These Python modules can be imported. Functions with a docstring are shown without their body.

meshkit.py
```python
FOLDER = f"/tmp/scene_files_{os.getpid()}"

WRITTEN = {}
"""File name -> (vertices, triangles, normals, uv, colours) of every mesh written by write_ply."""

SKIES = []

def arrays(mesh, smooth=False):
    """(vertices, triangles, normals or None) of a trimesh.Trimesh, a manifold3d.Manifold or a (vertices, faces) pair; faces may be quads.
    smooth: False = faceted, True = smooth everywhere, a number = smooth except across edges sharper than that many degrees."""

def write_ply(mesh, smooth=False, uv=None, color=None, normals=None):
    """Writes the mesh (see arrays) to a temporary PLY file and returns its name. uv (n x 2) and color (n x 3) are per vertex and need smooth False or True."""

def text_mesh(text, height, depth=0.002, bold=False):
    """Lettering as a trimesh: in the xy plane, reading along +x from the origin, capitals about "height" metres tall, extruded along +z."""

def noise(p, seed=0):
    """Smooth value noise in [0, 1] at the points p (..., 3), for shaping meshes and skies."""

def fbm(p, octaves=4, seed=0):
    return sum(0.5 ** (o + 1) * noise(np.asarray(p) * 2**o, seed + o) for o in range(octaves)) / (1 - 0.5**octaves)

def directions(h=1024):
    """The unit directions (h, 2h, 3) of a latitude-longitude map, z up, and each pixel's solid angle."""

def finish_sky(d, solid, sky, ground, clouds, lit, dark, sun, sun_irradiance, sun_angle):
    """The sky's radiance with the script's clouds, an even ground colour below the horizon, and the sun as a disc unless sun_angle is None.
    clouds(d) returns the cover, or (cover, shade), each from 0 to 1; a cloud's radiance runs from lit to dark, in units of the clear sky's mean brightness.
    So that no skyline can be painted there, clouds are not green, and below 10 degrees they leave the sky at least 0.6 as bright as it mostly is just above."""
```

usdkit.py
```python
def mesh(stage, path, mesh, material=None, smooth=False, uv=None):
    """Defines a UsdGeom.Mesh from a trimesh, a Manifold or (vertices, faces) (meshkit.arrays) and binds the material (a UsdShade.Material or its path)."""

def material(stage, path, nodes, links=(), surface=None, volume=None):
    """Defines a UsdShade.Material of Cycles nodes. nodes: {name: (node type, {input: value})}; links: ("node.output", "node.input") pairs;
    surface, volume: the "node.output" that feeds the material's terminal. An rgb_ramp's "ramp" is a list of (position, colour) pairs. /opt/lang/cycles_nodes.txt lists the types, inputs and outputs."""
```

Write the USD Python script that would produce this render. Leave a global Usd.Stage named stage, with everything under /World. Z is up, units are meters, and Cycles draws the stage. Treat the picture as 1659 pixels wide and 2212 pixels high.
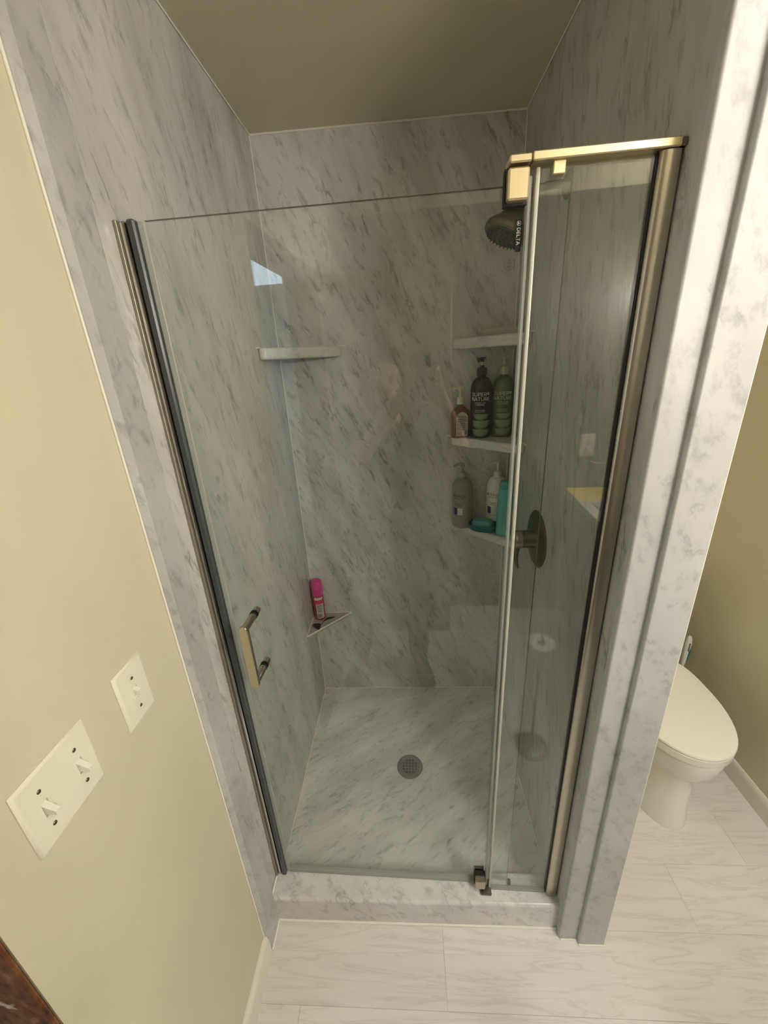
import math, random
import numpy as np, trimesh, manifold3d, usdkit, meshkit
from shapely.geometry import Polygon, Point, box as sbox
from pxr import Usd, UsdGeom, UsdLux, UsdShade, Gf, Sdf

random.seed(4); RNG = np.random.default_rng(4)
PI = math.pi
stage = Usd.Stage.CreateInMemory()
UsdGeom.SetStageUpAxis(stage, UsdGeom.Tokens.z); UsdGeom.SetStageMetersPerUnit(stage, 1.0)
UsdGeom.Xform.Define(stage, '/World'); UsdGeom.Scope.Define(stage, '/World/Looks')

# ------------------------------------------------------------------ camera (13 mm-equivalent phone lens, looking down)
CAM = np.array([0.4899, -0.7288, 1.7191]); YAW, PITCH, ROLL, FPX = -0.0669, -0.3651, -0.0583, 857.4
def camera():
    cy, sy, cp, sp = math.cos(YAW), math.sin(YAW), math.cos(PITCH), math.sin(PITCH)
    f = np.array([sy*cp, cy*cp, sp]); r0 = np.array([cy, -sy, 0]); u0 = np.cross(r0, f)
    c, s = math.cos(ROLL), math.sin(ROLL); r, u = c*r0+s*u0, -s*r0+c*u0
    cam = UsdGeom.Camera.Define(stage, '/World/camera')
    cam.CreateHorizontalApertureAttr(36.0); cam.CreateVerticalApertureAttr(36.0*2212/1659)
    cam.CreateFocalLengthAttr(36.0*FPX/1659); cam.CreateClippingRangeAttr(Gf.Vec2f(0.02, 100))
    m = Gf.Matrix4d(*[float(x) for x in (*r, 0, *u, 0, *(-f), 0, *CAM, 1)])
    cam.AddTransformOp().Set(m); return cam
cam = camera()
EXPOSURE = 1.5
cam.CreateExposureAttr(EXPOSURE)
BULB_STRENGTH = 48.0
CEIL_STRENGTH = 18.0
BULB_COLOR = (1.0, 0.97, 0.94)
SKY_COLOR, SKY_STRENGTH = (0.66, 0.82, 1.0), 0.75
# daylight: a plain overcast sky outside the transom window of the next room
usdkit.material(stage, '/World/Looks/sky', {'b': ('background_shader', {'color': SKY_COLOR, 'strength': SKY_STRENGTH})}, surface='b.background')
dome = UsdLux.DomeLight.Define(stage, '/World/sky_light')
dome.CreateColorAttr(Gf.Vec3f(*SKY_COLOR)); dome.CreateIntensityAttr(SKY_STRENGTH)

# ------------------------------------------------------------------ helpers
def s2l(*c):
    return tuple(((x/255)/12.92 if x/255 <= 0.04045 else ((x/255+0.055)/1.055)**2.4) for x in c)
def mat(name, nodes, links=(), surface='p.BSDF'):
    return usdkit.material(stage, '/World/Looks/'+name, nodes, links, surface=surface)
def plain(name, rgb, rough=0.5, metal=0.0, **kw):
    return mat(name, {'p': ('principled_bsdf', {'base_color': s2l(*rgb), 'roughness': rough, 'metallic': metal, **kw})})
_used = {}
def path_for(parent, name):
    base = parent.GetPath().pathString if parent is not None else '/World'
    k = (base, name); n = _used.get(k, 0); _used[k] = n+1
    return f'{base}/{name}' + (f'_{n:03d}' if n else '')
def setd(p, **kw):
    for k, v in kw.items():
        if v is not None: p.SetCustomDataByKey(k, v)
def obj(name, m, material, parent=None, smooth=35, label=None):
    if isinstance(m, (list,)): m = trimesh.util.concatenate([tm(x) for x in m])
    p = usdkit.mesh(stage, path_for(parent, name), m, material, smooth=smooth).GetPrim()
    setd(p, label=label); return p
def thing(name, label, cat, loc=(0, 0, 0), rz=0.0, group=None, kind=None):
    x = UsdGeom.Xform.Define(stage, path_for(None, name)); x.AddTranslateOp().Set(Gf.Vec3d(*map(float, loc)))
    if rz: x.AddRotateZOp().Set(math.degrees(rz))
    setd(x.GetPrim(), label=label, category=cat, group=group, kind=kind); return x.GetPrim()
def tag(p, label, cat, group=None, kind=None): setd(p, label=label, category=cat, group=group, kind=kind); return p
def struct(name, label, cat): return thing(name, label, cat, kind='structure')
def tm(m):
    if isinstance(m, trimesh.Trimesh): return m
    if hasattr(m, 'to_mesh'):
        k = m.to_mesh(); return trimesh.Trimesh(k.vert_properties[:, :3], k.tri_verts, process=False)
    return trimesh.Trimesh(*m, process=False)
def hull(pts): return trimesh.Trimesh(np.asarray(pts, float)).convex_hull
def bx(lo, hi, c=0.0, seg=1):
    """box from lo to hi with its edges chamfered (seg 1) or rounded (seg 2, 3)"""
    lo, hi = np.minimum(lo, hi).astype(float), np.maximum(lo, hi).astype(float)
    if c <= 0: return trimesh.creation.box(bounds=[lo, hi])
    c = min(c, 0.49*float((hi-lo).min())); P = []
    if seg == 1: dirs = [(1, 0, 0), (0, 1, 0), (0, 0, 1)]
    else:
        dirs = []
        for i in range(seg+1):
            for j in range(seg+1):
                a, b = i/seg*PI/2, j/seg*PI/2
                dirs.append((math.cos(a)*math.cos(b), math.sin(a)*math.cos(b), math.sin(b)))
    for sx in (0, 1):
        for sy in (0, 1):
            for sz in (0, 1):
                k = np.array([sx, sy, sz]); s = 2*k-1
                core = np.where(k, hi-c, lo+c)
                for d in dirs: P.append(core+s*np.array(d)*c)
    return hull(P)
def cyl(a, b, r, n=24, r2=None):
    a, b = np.asarray(a, float), np.asarray(b, float); d = b-a; L = np.linalg.norm(d); d /= L
    x = np.cross(d, [0, 0, 1.0] if abs(d[2]) < .9 else [1.0, 0, 0]); x /= np.linalg.norm(x); y = np.cross(d, x)
    t = np.arange(n)*2*PI/n; r2 = r if r2 is None else r2
    ring = np.cos(t)[:, None]*x+np.sin(t)[:, None]*y
    return hull(np.vstack([a+ring*r, b+ring*r2]))
def lathe(prof, n=40, loc=(0, 0, 0), axis=(0, 0, 1)):
    """closed surface of revolution of (r, h) points, h along axis"""
    prof = [(max(r, 0.0), h) for r, h in prof]
    m = trimesh.creation.revolve(np.array(prof, float), sections=n)
    if tuple(axis) != (0, 0, 1): m.apply_transform(trimesh.geometry.align_vectors([0, 0, 1], np.asarray(axis, float)/np.linalg.norm(axis)))
    m.apply_translation(loc)
    if m.volume < 0: m.invert()
    return m
def tube(pts, r, sides=12, close=True):
    p = np.asarray(pts, float); r = np.broadcast_to(r, (len(p),)).astype(float)
    t = np.gradient(p, axis=0); t /= np.linalg.norm(t, axis=1, keepdims=True)
    ref = np.array([0, 0, 1.0]) if abs(t[0][2]) < .9 else np.array([1.0, 0, 0])
    V = []
    for i in range(len(p)):
        a = np.cross(t[i], ref)
        if np.linalg.norm(a) < 1e-4: a = np.cross(t[i], [0, 1.0, 0])
        a /= np.linalg.norm(a); b = np.cross(t[i], a); ref = np.cross(a, t[i]) if False else ref
        ang = np.arange(sides)*2*PI/sides
        V.append(p[i]+r[i]*(np.cos(ang)[:, None]*a+np.sin(ang)[:, None]*b))
    return loft(V)
def loft(rings):
    n = len(rings[0]); V = np.vstack(rings+[rings[0].mean(0)[None], rings[-1].mean(0)[None]]); F = []
    for i in range(len(rings)-1):
        for j in range(n):
            a, b, c, d = i*n+j, i*n+(j+1) % n, (i+1)*n+(j+1) % n, (i+1)*n+j
            F += [(a, b, c), (a, c, d)]
    k = len(rings)*n
    for j in range(n): F += [(k, (j+1) % n, j), (k+1, (len(rings)-1)*n+j, (len(rings)-1)*n+(j+1) % n)]
    m = trimesh.Trimesh(V, F, process=False)
    if m.volume < 0: m.invert()
    return m
def prism(pts, z0, z1):
    m = trimesh.creation.extrude_polygon(Polygon(pts) if not isinstance(pts, Polygon) else pts, z1-z0, engine='earcut'); m.apply_translation((0, 0, z0)); return m
def rprism(poly, z0, z1, c, seg=3):
    """prism of a convex outline with rounded top and bottom edges"""
    if not isinstance(poly, Polygon): poly = Polygon(poly)
    P = []
    for i in range(seg+1):
        a = i/seg*PI/2; q = poly.buffer(-c*(1-math.sin(a))-1e-6, quad_segs=6)
        xy = np.array(q.exterior.coords)[:-1]
        for z in (z0+c*(1-math.cos(a)), z1-c*(1-math.cos(a))): P.append(np.c_[xy, np.full(len(xy), z)])
    return hull(np.vstack(P))
def xf(m, loc=(0, 0, 0), rz=0.0, M=None):
    m = tm(m).copy()
    if M is not None: m.apply_transform(M)
    if rz: m.apply_transform(trimesh.transformations.rotation_matrix(rz, (0, 0, 1)))
    m.apply_translation(loc); return m
def diff(a, cuts):
    A = manifold3d.Manifold(manifold3d.Mesh(np.asarray(a.vertices, np.float32), np.asarray(a.faces, np.uint32)))
    for c in cuts: A -= manifold3d.Manifold(manifold3d.Mesh(np.asarray(c.vertices, np.float32), np.asarray(c.faces, np.uint32)))
    return tm(A)
def wrap_text(text, h, r, phi, z, bold=False, lean=0.0):
    """lettering bent round an upright cylinder of radius r, centred on angle phi (0 = towards -y)"""
    m = meshkit.text_mesh(text, h, 0.0004, bold); v = np.array(m.vertices); w = v[:, 0].max()
    a = (v[:, 0]-w/2)/r+phi; rr = r+v[:, 2]-0.0001
    m = trimesh.Trimesh(np.c_[rr*np.sin(a), -rr*np.cos(a), z+v[:, 1]+lean*v[:, 0]], m.faces, process=False); return m
def wrap_patch(r, phi0, phi1, z0, z1, d=0.0004, n=8):
    t = np.linspace(phi0, phi1, n); o = []
    for rr in (r-0.001, r+d):
        for z in (z0, z1): o.append(np.c_[rr*np.sin(t), -rr*np.cos(t), np.full(n, z)])
    a, b, c, e = o
    V = np.stack([a, b, e, c], 1); return loft([V[i] for i in range(n)])

# ------------------------------------------------------------------ materials
def marble(name, d, base=(228, 226, 220), vein=(134, 132, 126), amount=1.0, fine=1.0, rough=0.22, spec=0.5, stretch=0.28):
    d = np.asarray(d, float); d /= np.linalg.norm(d)
    e1 = np.cross(d, [0.31, 0.77, 0.55]); e1 /= np.linalg.norm(e1); e2 = np.cross(d, e1)
    B, V = np.array(s2l(*base)), np.array(s2l(*vein))
    n = {'g': ('geometry', {}),
         'u': ('vector_math', {'math_type': 'dot_product', 'vector2': tuple(e1)}), 'v': ('vector_math', {'math_type': 'dot_product', 'vector2': tuple(e2)}), 'w': ('vector_math', {'math_type': 'dot_product', 'vector2': tuple(d*stretch)}),
         'c': ('combine_xyz', {}), 'warp': ('noise_texture', {'scale': 6.0, 'detail': 3.0}), 'wv': ('vector_math', {'math_type': 'scale', 'scale': 0.035}), 'cw': ('vector_math', {'math_type': 'add'}),
         'n1': ('noise_texture', {'scale': 16.0*fine, 'detail': 5.0, 'roughness': 0.62}),
         's1': ('math', {'math_type': 'subtract', 'value2': 0.5}), 'a1': ('math', {'math_type': 'absolute'}),
         'r1': ('map_range', {'from_min': 0.0, 'from_max': 0.045, 'to_min': 0.6, 'to_max': 0.0, 'clamp': True}),
         'n2': ('noise_texture', {'scale': 26.0*fine, 'detail': 4.0, 'roughness': 0.6}),
         'r2': ('map_range', {'from_min': 0.50, 'from_max': 0.66, 'to_min': 0.0, 'to_max': 1.0, 'clamp': True}),
         'm12': ('math', {'math_type': 'multiply'}),
         'n3': ('noise_texture', {'scale': 38.0*fine, 'detail': 4.0, 'roughness': 0.65}),
         'r3': ('map_range', {'from_min': 0.55, 'from_max': 0.74, 'to_min': 0.0, 'to_max': 0.55, 'clamp': True}),
         'n4': ('noise_texture', {'scale': 7.0*fine, 'detail': 4.0, 'roughness': 0.55}),
         'r4': ('map_range', {'from_min': 0.34, 'from_max': 0.68, 'to_min': 0.0, 'to_max': 0.42, 'clamp': True}),
         'x1': ('math', {'math_type': 'maximum'}), 'x2': ('math', {'math_type': 'add', 'use_clamp': True}), 'x3': ('math', {'math_type': 'multiply', 'value2': amount, 'use_clamp': True}),
         'col': ('mix_color', {'a': tuple(B), 'b': tuple(V)}),
         'p': ('principled_bsdf', {'roughness': rough, 'specular_ior_level': spec})}
    L = [('g.position', 'u.vector1'), ('g.position', 'v.vector1'), ('g.position', 'w.vector1'), ('u.value', 'c.x'), ('v.value', 'c.y'), ('w.value', 'c.z'),
         ('g.position', 'warp.vector'), ('warp.color', 'wv.vector1'), ('c.vector', 'cw.vector1'), ('wv.vector', 'cw.vector2'),
         ('cw.vector', 'n1.vector'), ('cw.vector', 'n2.vector'), ('cw.vector', 'n3.vector'), ('cw.vector', 'n4.vector'),
         ('n1.fac', 's1.value1'), ('s1.value', 'a1.value1'), ('a1.value', 'r1.value'), ('n2.fac', 'r2.value'), ('r1.result', 'm12.value1'), ('r2.result', 'm12.value2'),
         ('n3.fac', 'r3.value'), ('n4.fac', 'r4.value'), ('m12.value', 'x1.value1'), ('r3.result', 'x1.value2'), ('x1.value', 'x2.value1'), ('r4.result', 'x2.value2'), ('x2.value', 'x3.value1'), ('x3.value', 'col.fac'), ('col.result', 'p.base_color')]
    return mat(name, n, L)
M = {}
M['mar_back'] = marble('marble_back', (0.42, 0, -0.9), fine=1.25)
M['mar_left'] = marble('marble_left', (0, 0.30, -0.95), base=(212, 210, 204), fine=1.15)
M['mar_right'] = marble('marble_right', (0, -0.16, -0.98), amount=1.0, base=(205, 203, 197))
M['mar_pan'] = marble('marble_pan', (0.80, 0.55, 0.0), amount=0.9, fine=1.5, base=(234, 233, 226))
M['mar_curb'] = marble('marble_curb', (0.62, -0.35, -0.7), amount=0.8, stretch=0.4)
M['mar_trim'] = marble('marble_trim', (0.35, 0.2, -0.9), base=(198, 197, 192), vein=(126, 124, 119), amount=0.75, rough=0.42, spec=0.35, fine=0.8, stretch=0.6)
M['mar_trim_left'] = marble('marble_trim_left', (0.1, 0.35, -0.9), base=(194, 193, 188), vein=(120, 118, 113), amount=0.8, rough=0.3, fine=0.9, stretch=0.5)
M['mar_shelf'] = marble('marble_shelf', (0.9, -0.3, 0.2), base=(226, 224, 215), amount=0.6)
def painted(name, rgb, scale=140.0, strength=0.05, rough=0.55, blotch=0.03):
    c = np.array(s2l(*rgb))
    return mat(name, {'g': ('geometry', {}), 'n': ('noise_texture', {'scale': scale, 'detail': 3.0}), 'b': ('bump', {'strength': strength, 'distance': 0.002}),
                      'm': ('noise_texture', {'scale': 3.0, 'detail': 3.0}), 'r': ('rgb_ramp', {'ramp': [(0.3, tuple(c*(1-blotch))), (0.7, tuple(np.minimum(c*(1+blotch), 1)))]}),
                      'p': ('principled_bsdf', {'roughness': rough})},
               [('g.position', 'n.vector'), ('n.fac', 'b.height'), ('b.normal', 'p.normal'), ('g.position', 'm.vector'), ('m.fac', 'r.fac'), ('r.color', 'p.base_color')])
M['cream'] = painted('cream_paint', (212, 204, 176))
M['cream_ceiling'] = painted('ceiling_paint', (212, 205, 176))
M['white_trim'] = plain('white_trim', (232, 226, 212), 0.4)
M['caulk'] = plain('white_caulk', (238, 233, 220), 0.45)
def vinyl(name, k):
    c = np.array(s2l(228, 222, 215))*k; dk = np.array(s2l(204, 195, 186))*k
    return mat(name, {'g': ('geometry', {}), 'oi': ('object_info', {}), 'sc': ('vector_math', {'math_type': 'scale', 'scale': 9.0}), 'mp': ('mapping', {'scale': (1.6, 15.0, 1.0)}), 'ad': ('vector_math', {'math_type': 'add'}),
                      'cx': ('combine_xyz', {}), 'n': ('noise_texture', {'scale': 1.6, 'detail': 6.0, 'roughness': 0.6, 'distortion': 0.9}),
                      's': ('math', {'math_type': 'subtract', 'value2': 0.5}), 'a': ('math', {'math_type': 'absolute'}),
                      'r': ('rgb_ramp', {'ramp': [(0.0, tuple(c*0.4+dk*0.6)), (0.025, tuple(c*0.82+dk*0.18)), (0.10, tuple(c)), (1.0, tuple(c))]}),
                      'p': ('principled_bsdf', {'roughness': 0.38, 'specular_ior_level': 0.4})},
               [('g.position', 'mp.vector'), ('oi.random', 'cx.x'), ('cx.vector', 'sc.vector1'), ('mp.vector', 'ad.vector1'), ('sc.vector', 'ad.vector2'), ('ad.vector', 'n.vector'), ('n.fac', 's.value1'), ('s.value', 'a.value1'), ('a.value', 'r.fac'), ('r.color', 'p.base_color')])
M['plank'] = [vinyl(f'vinyl_plank_{i}', k) for i, k in enumerate((1.0, 0.965, 1.02, 0.985))]
M['joint'] = plain('floor_joint', (200, 192, 182), 0.8)
M['nickel'] = plain('brushed_nickel', (192, 184, 168), 0.30, 1.0)
M['nickel_polished'] = plain('polished_nickel', (206, 196, 176), 0.16, 1.0)
M['nickel_bright'] = plain('bright_nickel', (226, 208, 168), 0.42, 1.0)
M['nickel_dark'] = plain('nickel_dark', (128, 122, 108), 0.36, 1.0)
M['chrome'] = plain('chrome', (205, 202, 196), 0.14, 1.0)
M['satin'] = plain('satin_metal', (158, 150, 134), 0.5, 0.7)
M['gasket'] = plain('black_gasket', (18, 17, 14), 0.6)
M['vinyl_dark'] = plain('dark_seal', (70, 74, 74), 0.3)
M['vinyl_clear'] = mat('clear_vinyl', {'t': ('transparent_bsdf', {'color': (0.82, 0.84, 0.80)}), 'p': ('principled_bsdf', {'base_color': s2l(200, 202, 194), 'roughness': 0.25}), 'x': ('mix_closure', {'fac': 0.45})}, [('t.BSDF', 'x.closure1'), ('p.BSDF', 'x.closure2')], 'x.closure')
M['vinyl_white'] = plain('white_seal', (184, 182, 168), 0.3)
M['glass'] = mat('clear_glass', {'f': ('layer_weight', {'blend': 0.5}), 'pw': ('math', {'math_type': 'power', 'value2': 5.0}), 'ma': ('math', {'math_type': 'multiply_add', 'value2': 0.96, 'value3': 0.04}), 't': ('transparent_bsdf', {'color': (0.975, 0.99, 0.978)}), 'g': ('glossy_bsdf', {'color': (1, 1, 1), 'roughness': 0.0}), 'x': ('mix_closure', {})},
                 [('f.facing', 'pw.value1'), ('pw.value', 'ma.value1'), ('ma.value', 'x.fac'), ('t.BSDF', 'x.closure1'), ('g.BSDF', 'x.closure2')], 'x.closure')
M['white_plastic'] = plain('white_plastic', (236, 232, 218), 0.35)
M['ivory_plastic'] = plain('ivory_plastic', (236, 231, 210), 0.35)
M['porcelain'] = plain('porcelain', (240, 238, 230), 0.12, coat_weight=0.5)
M['toilet_seat'] = plain('toilet_seat_plastic', (240, 236, 222), 0.28)
M['screw'] = plain('screw_metal', (110, 102, 84), 0.4, 0.8)
M['black'] = plain('black_plastic', (14, 14, 14), 0.3)
M['drain'] = plain('drain_metal', (120, 118, 114), 0.5, 0.6)
M['drain_hole'] = plain('drain_dark', (10, 10, 10), 0.9)
c0 = np.array
M['jamb_wood'] = mat('mottled_brown_wood', {'g': ('geometry', {}), 'mp': ('mapping', {'scale': (1.0, 1.0, 0.6)}), 'n': ('noise_texture', {'scale': 85.0, 'detail': 2.5, 'roughness': 0.6}), 'r': ('rgb_ramp', {'ramp': [(0.30, s2l(52, 20, 6)), (0.41, s2l(98, 54, 22)), (0.58, s2l(120, 74, 34)), (0.74, s2l(150, 106, 66))]}),
                                            'n2': ('noise_texture', {'scale': 16.0, 'detail': 3.0}), 'r2': ('map_range', {'from_min': 0.66, 'from_max': 0.70, 'to_min': 0.0, 'to_max': 1.0, 'clamp': True}), 'x': ('mix_color', {'b': s2l(225, 205, 180)}),
                                            'p': ('principled_bsdf', {'roughness': 0.45})},
                     [('g.position', 'mp.vector'), ('mp.vector', 'n.vector'), ('n.fac', 'r.fac'), ('g.position', 'n2.vector'), ('n2.fac', 'r2.value'), ('r2.result', 'x.fac'), ('r.color', 'x.a'), ('x.result', 'p.base_color')])

# ------------------------------------------------------------------ dimensions (metres; back wall along x, camera looks along +y)
W, D, ZC = 0.9138, 0.939, 2.447         # shower width, depth, ceiling
RX, RY = 1.81, -1.66                    # right wall, rear wall
AY = 0.985                              # wall behind the toilet
PX = 1.049                              # outer side of the partition
JY = -0.497                             # doorway edge on the left wall
T = 0.10                                # wall thickness

# ------------------------------------------------------------------ room shell
wl = struct('wall_left', 'smooth cream painted wall on the left, carrying the light switches', 'wall')
obj('wall_panel', bx((-T, JY, 0), (0, -0.076, ZC)), M['cream'], wl)
obj('wall_panel', bx((-T, -1.30, 2.139), (0, JY, ZC)), M['cream'], wl)
obj('wall_panel', bx((-T, RY, 0), (0, -1.30, ZC)), M['cream'], wl)
wsl = struct('wall_shower_left', 'grey veined marble-look wall panel on the left side of the shower', 'wall')
obj('marble_panel', bx((-T, -0.076, 0), (0, D, ZC)), M['mar_left'], wsl)
obj('caulk_bead', bx((0, 0.085, 0.058), (0.004, D, 0.0635), 0.0015), M['caulk'], wsl)
obj('caulk_bead', bx((0, -0.07, ZC-0.005), (0.004, D, ZC), 0.0015), M['caulk'], wsl)
wb = struct('wall_back', 'grey veined marble-look wall panel at the back of the shower', 'wall')
obj('marble_panel', bx((-T, D, 0), (PX-0.02, D+0.045, ZC)), M['mar_back'], wb)
for x in (0, W): obj('caulk_bead', bx((x-0.003, D-0.003, 0.06), (x+0.003, D, ZC), 0.0012), M['caulk'], wb)
obj('caulk_bead', bx((0, D-0.004, 0.0575), (W, D, 0.063), 0.0015), M['caulk'], wb)
obj('caulk_bead', bx((0, D-0.004, ZC-0.006), (W, D, ZC), 0.0015), M['caulk'], wb)
wp = struct('wall_partition', 'short partition wall between shower and toilet, marble-look inside the shower', 'wall')
obj('marble_panel', bx((W, -0.012, 0), (W+0.03, D, ZC)), M['mar_right'], wp)
obj('wall_panel', bx((W+0.03, -0.012, 0), (PX, AY, ZC)), M['cream'], wp)
obj('caulk_bead', bx((W-0.004, 0.085, 0.058), (W, D, 0.0635), 0.0015), M['caulk'], wp)
obj('caulk_bead', bx((W-0.004, 0.0, ZC-0.005), (W, D, ZC), 0.0015), M['caulk'], wp)
wr = struct('wall_right', 'cream painted wall beside the toilet', 'wall')
obj('wall_panel', bx((RX, RY-T, -0.06), (RX+T, AY+T, ZC)), M['cream'], wr)
wa = struct('wall_alcove', 'cream painted wall behind the toilet', 'wall')
obj('wall_panel', bx((PX-0.02, AY, -0.06), (RX, AY+T, ZC)), M['cream'], wa)
wrr = struct('wall_rear', 'cream painted wall behind the camera with the closed door', 'wall')
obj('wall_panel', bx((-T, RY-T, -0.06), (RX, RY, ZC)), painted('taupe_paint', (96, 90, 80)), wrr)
ce = struct('ceiling', 'flat cream ceiling over shower and bathroom', 'ceiling')
obj('ceiling_panel', bx((-T, RY-T, ZC), (RX+T, AY+T, ZC+0.08)), M['cream_ceiling'], ce)

# floor of pale vinyl planks running along x
fl = struct('floor', 'pale whitewashed wood-look vinyl plank floor', 'floor')
obj('underlay', bx((-T, RY, -0.06), (RX, AY, -0.0035)), M['joint'], fl)
pw, pl = 0.182, 1.22
def plank_rows():
    y = -0.185-pw*9; k = 0
    while y < AY:
        offs = {9: 0.551, 10: 0.13, 8: 0.13}.get(k, (0.37*k) % 1.22)
        x = offs-pl*2
        while x < RX:
            a, b, c, d = max(x, -0.0), min(x+pl, RX), max(y, RY), min(y+pw, AY)
            if b-a > 0.01 and d-c > 0.01:
                if c > -0.0 and b <= PX: pass
                else:
                    if c > -0.01: a = max(a, PX)
                    if b-a > 0.01: yield a, b, c, d
            x += pl
        y += pw; k += 1
for i, (a, b, c, d) in enumerate(plank_rows()):
    obj('plank', bx((a+.0002, c+.0002, -0.004), (b-.0002, d-.0002, 0.0), 0.0004), M['plank'][(i*7+i//3) % 4], fl, smooth=False)

# baseboards
def base_profile(): return [(0, 0), (0.014, 0), (0.014, 0.066), (0.011, 0.074), (0.009, 0.083), (0.004, 0.088), (0, 0.088)]
bl = struct('baseboard_left', 'low white baseboard along the left cream wall', 'baseboard')
m = prism(base_profile(), 0, -0.078-JY); m.apply_transform(np.array([[1, 0, 0, 0], [0, 0, 1, JY], [0, 1, 0, 0], [0, 0, 0, 1.0]])); m.fix_normals()
obj('board', m, M['white_trim'], bl)
br = struct('baseboard_right', 'white moulded baseboard along the right wall beside the toilet', 'baseboard')
m = prism(base_profile(), 0, AY-0.02+0.36); m.apply_transform(np.array([[-1, 0, 0, RX], [0, 0, 1, -0.36], [0, 1, 0, 0], [0, 0, 0, 1.0]])); m.fix_normals()
obj('board', m, M['white_trim'], br)

# marble trims: left edge strip, two strips on the front of the partition, brown door jamb
t1 = struct('trim_1', 'grey veined marble-look strip edging the left side of the shower opening', 'trim')
pts = [(-0.001, -0.078), (0.005, -0.078), (0.012, -0.064), (0.012, 0.0), (0.010, 0.004), (-0.001, 0.004)]
obj('strip', prism(pts, 0.0, ZC-0.001), M['mar_trim_left'], t1, smooth=20)
obj('caulk_bead', bx((0.0, -0.0815, 0.09), (0.004, -0.0775, ZC), 0.001), M['caulk'], t1)
obj('caulk_bead', bx((0.011, -0.075, 0.0), (0.016, -0.001, 0.005), 0.0015), M['caulk'], t1)
t2 = struct('trim_2', 'bright white marble-look trim on the front end of the partition', 'trim')
arc = [(W-0.0015+0.005*(1-math.cos(a)), -0.0205-0.005*math.sin(a)) for a in np.linspace(0, PI/2, 6)]
obj('strip', prism(arc+[(0.985, -0.0255), (0.985, -0.011), (W-0.0015, -0.011)], 0.0, ZC-0.001), M['mar_trim'], t2, smooth=30)
a2 = [(0.9665+0.004*(1-math.cos(a)), -0.0335-0.004*math.sin(a)) for a in np.linspace(0, PI/2, 5)]
obj('strip', prism([(0.9665, -0.0250)]+a2+[(PX-0.007, -0.0375), (PX-0.005, -0.0355), (PX-0.005, -0.0115), (0.9665, -0.0115)], 0.0, ZC-0.001), M['mar_trim'], t2, smooth=30)
obj('caulk_bead', bx((W+0.002, -0.030, 0), (0.966, -0.0255, 0.004), 0.001), M['caulk'], t2)
obj('caulk_bead', bx((0.966, -0.0425, 0), (PX-0.004, -0.0375, 0.005), 0.001), M['caulk'], t2)
obj('caulk_bead', bx((PX-0.005, -0.034, 0.0), (PX-0.002, -0.012, ZC), 0.0007), M['caulk'], t2)
t3 = struct('trim_3', 'mottled brown wooden jamb of the doorway at the lower left corner', 'trim')
obj('jamb', bx((-0.27, JY-0.006, 0), (-0.0005, JY-0.0005, 2.138), 0.002), M['jamb_wood'], t3)
obj('jamb', bx((-0.16, -1.299, 0), (-0.0005, -1.278, 2.138), 0.002), M['jamb_wood'], t3)
obj('head', bx((-0.16, -1.278, 2.118), (-0.0005, JY-0.006, 2.138), 0.002), M['jamb_wood'], t3)

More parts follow.
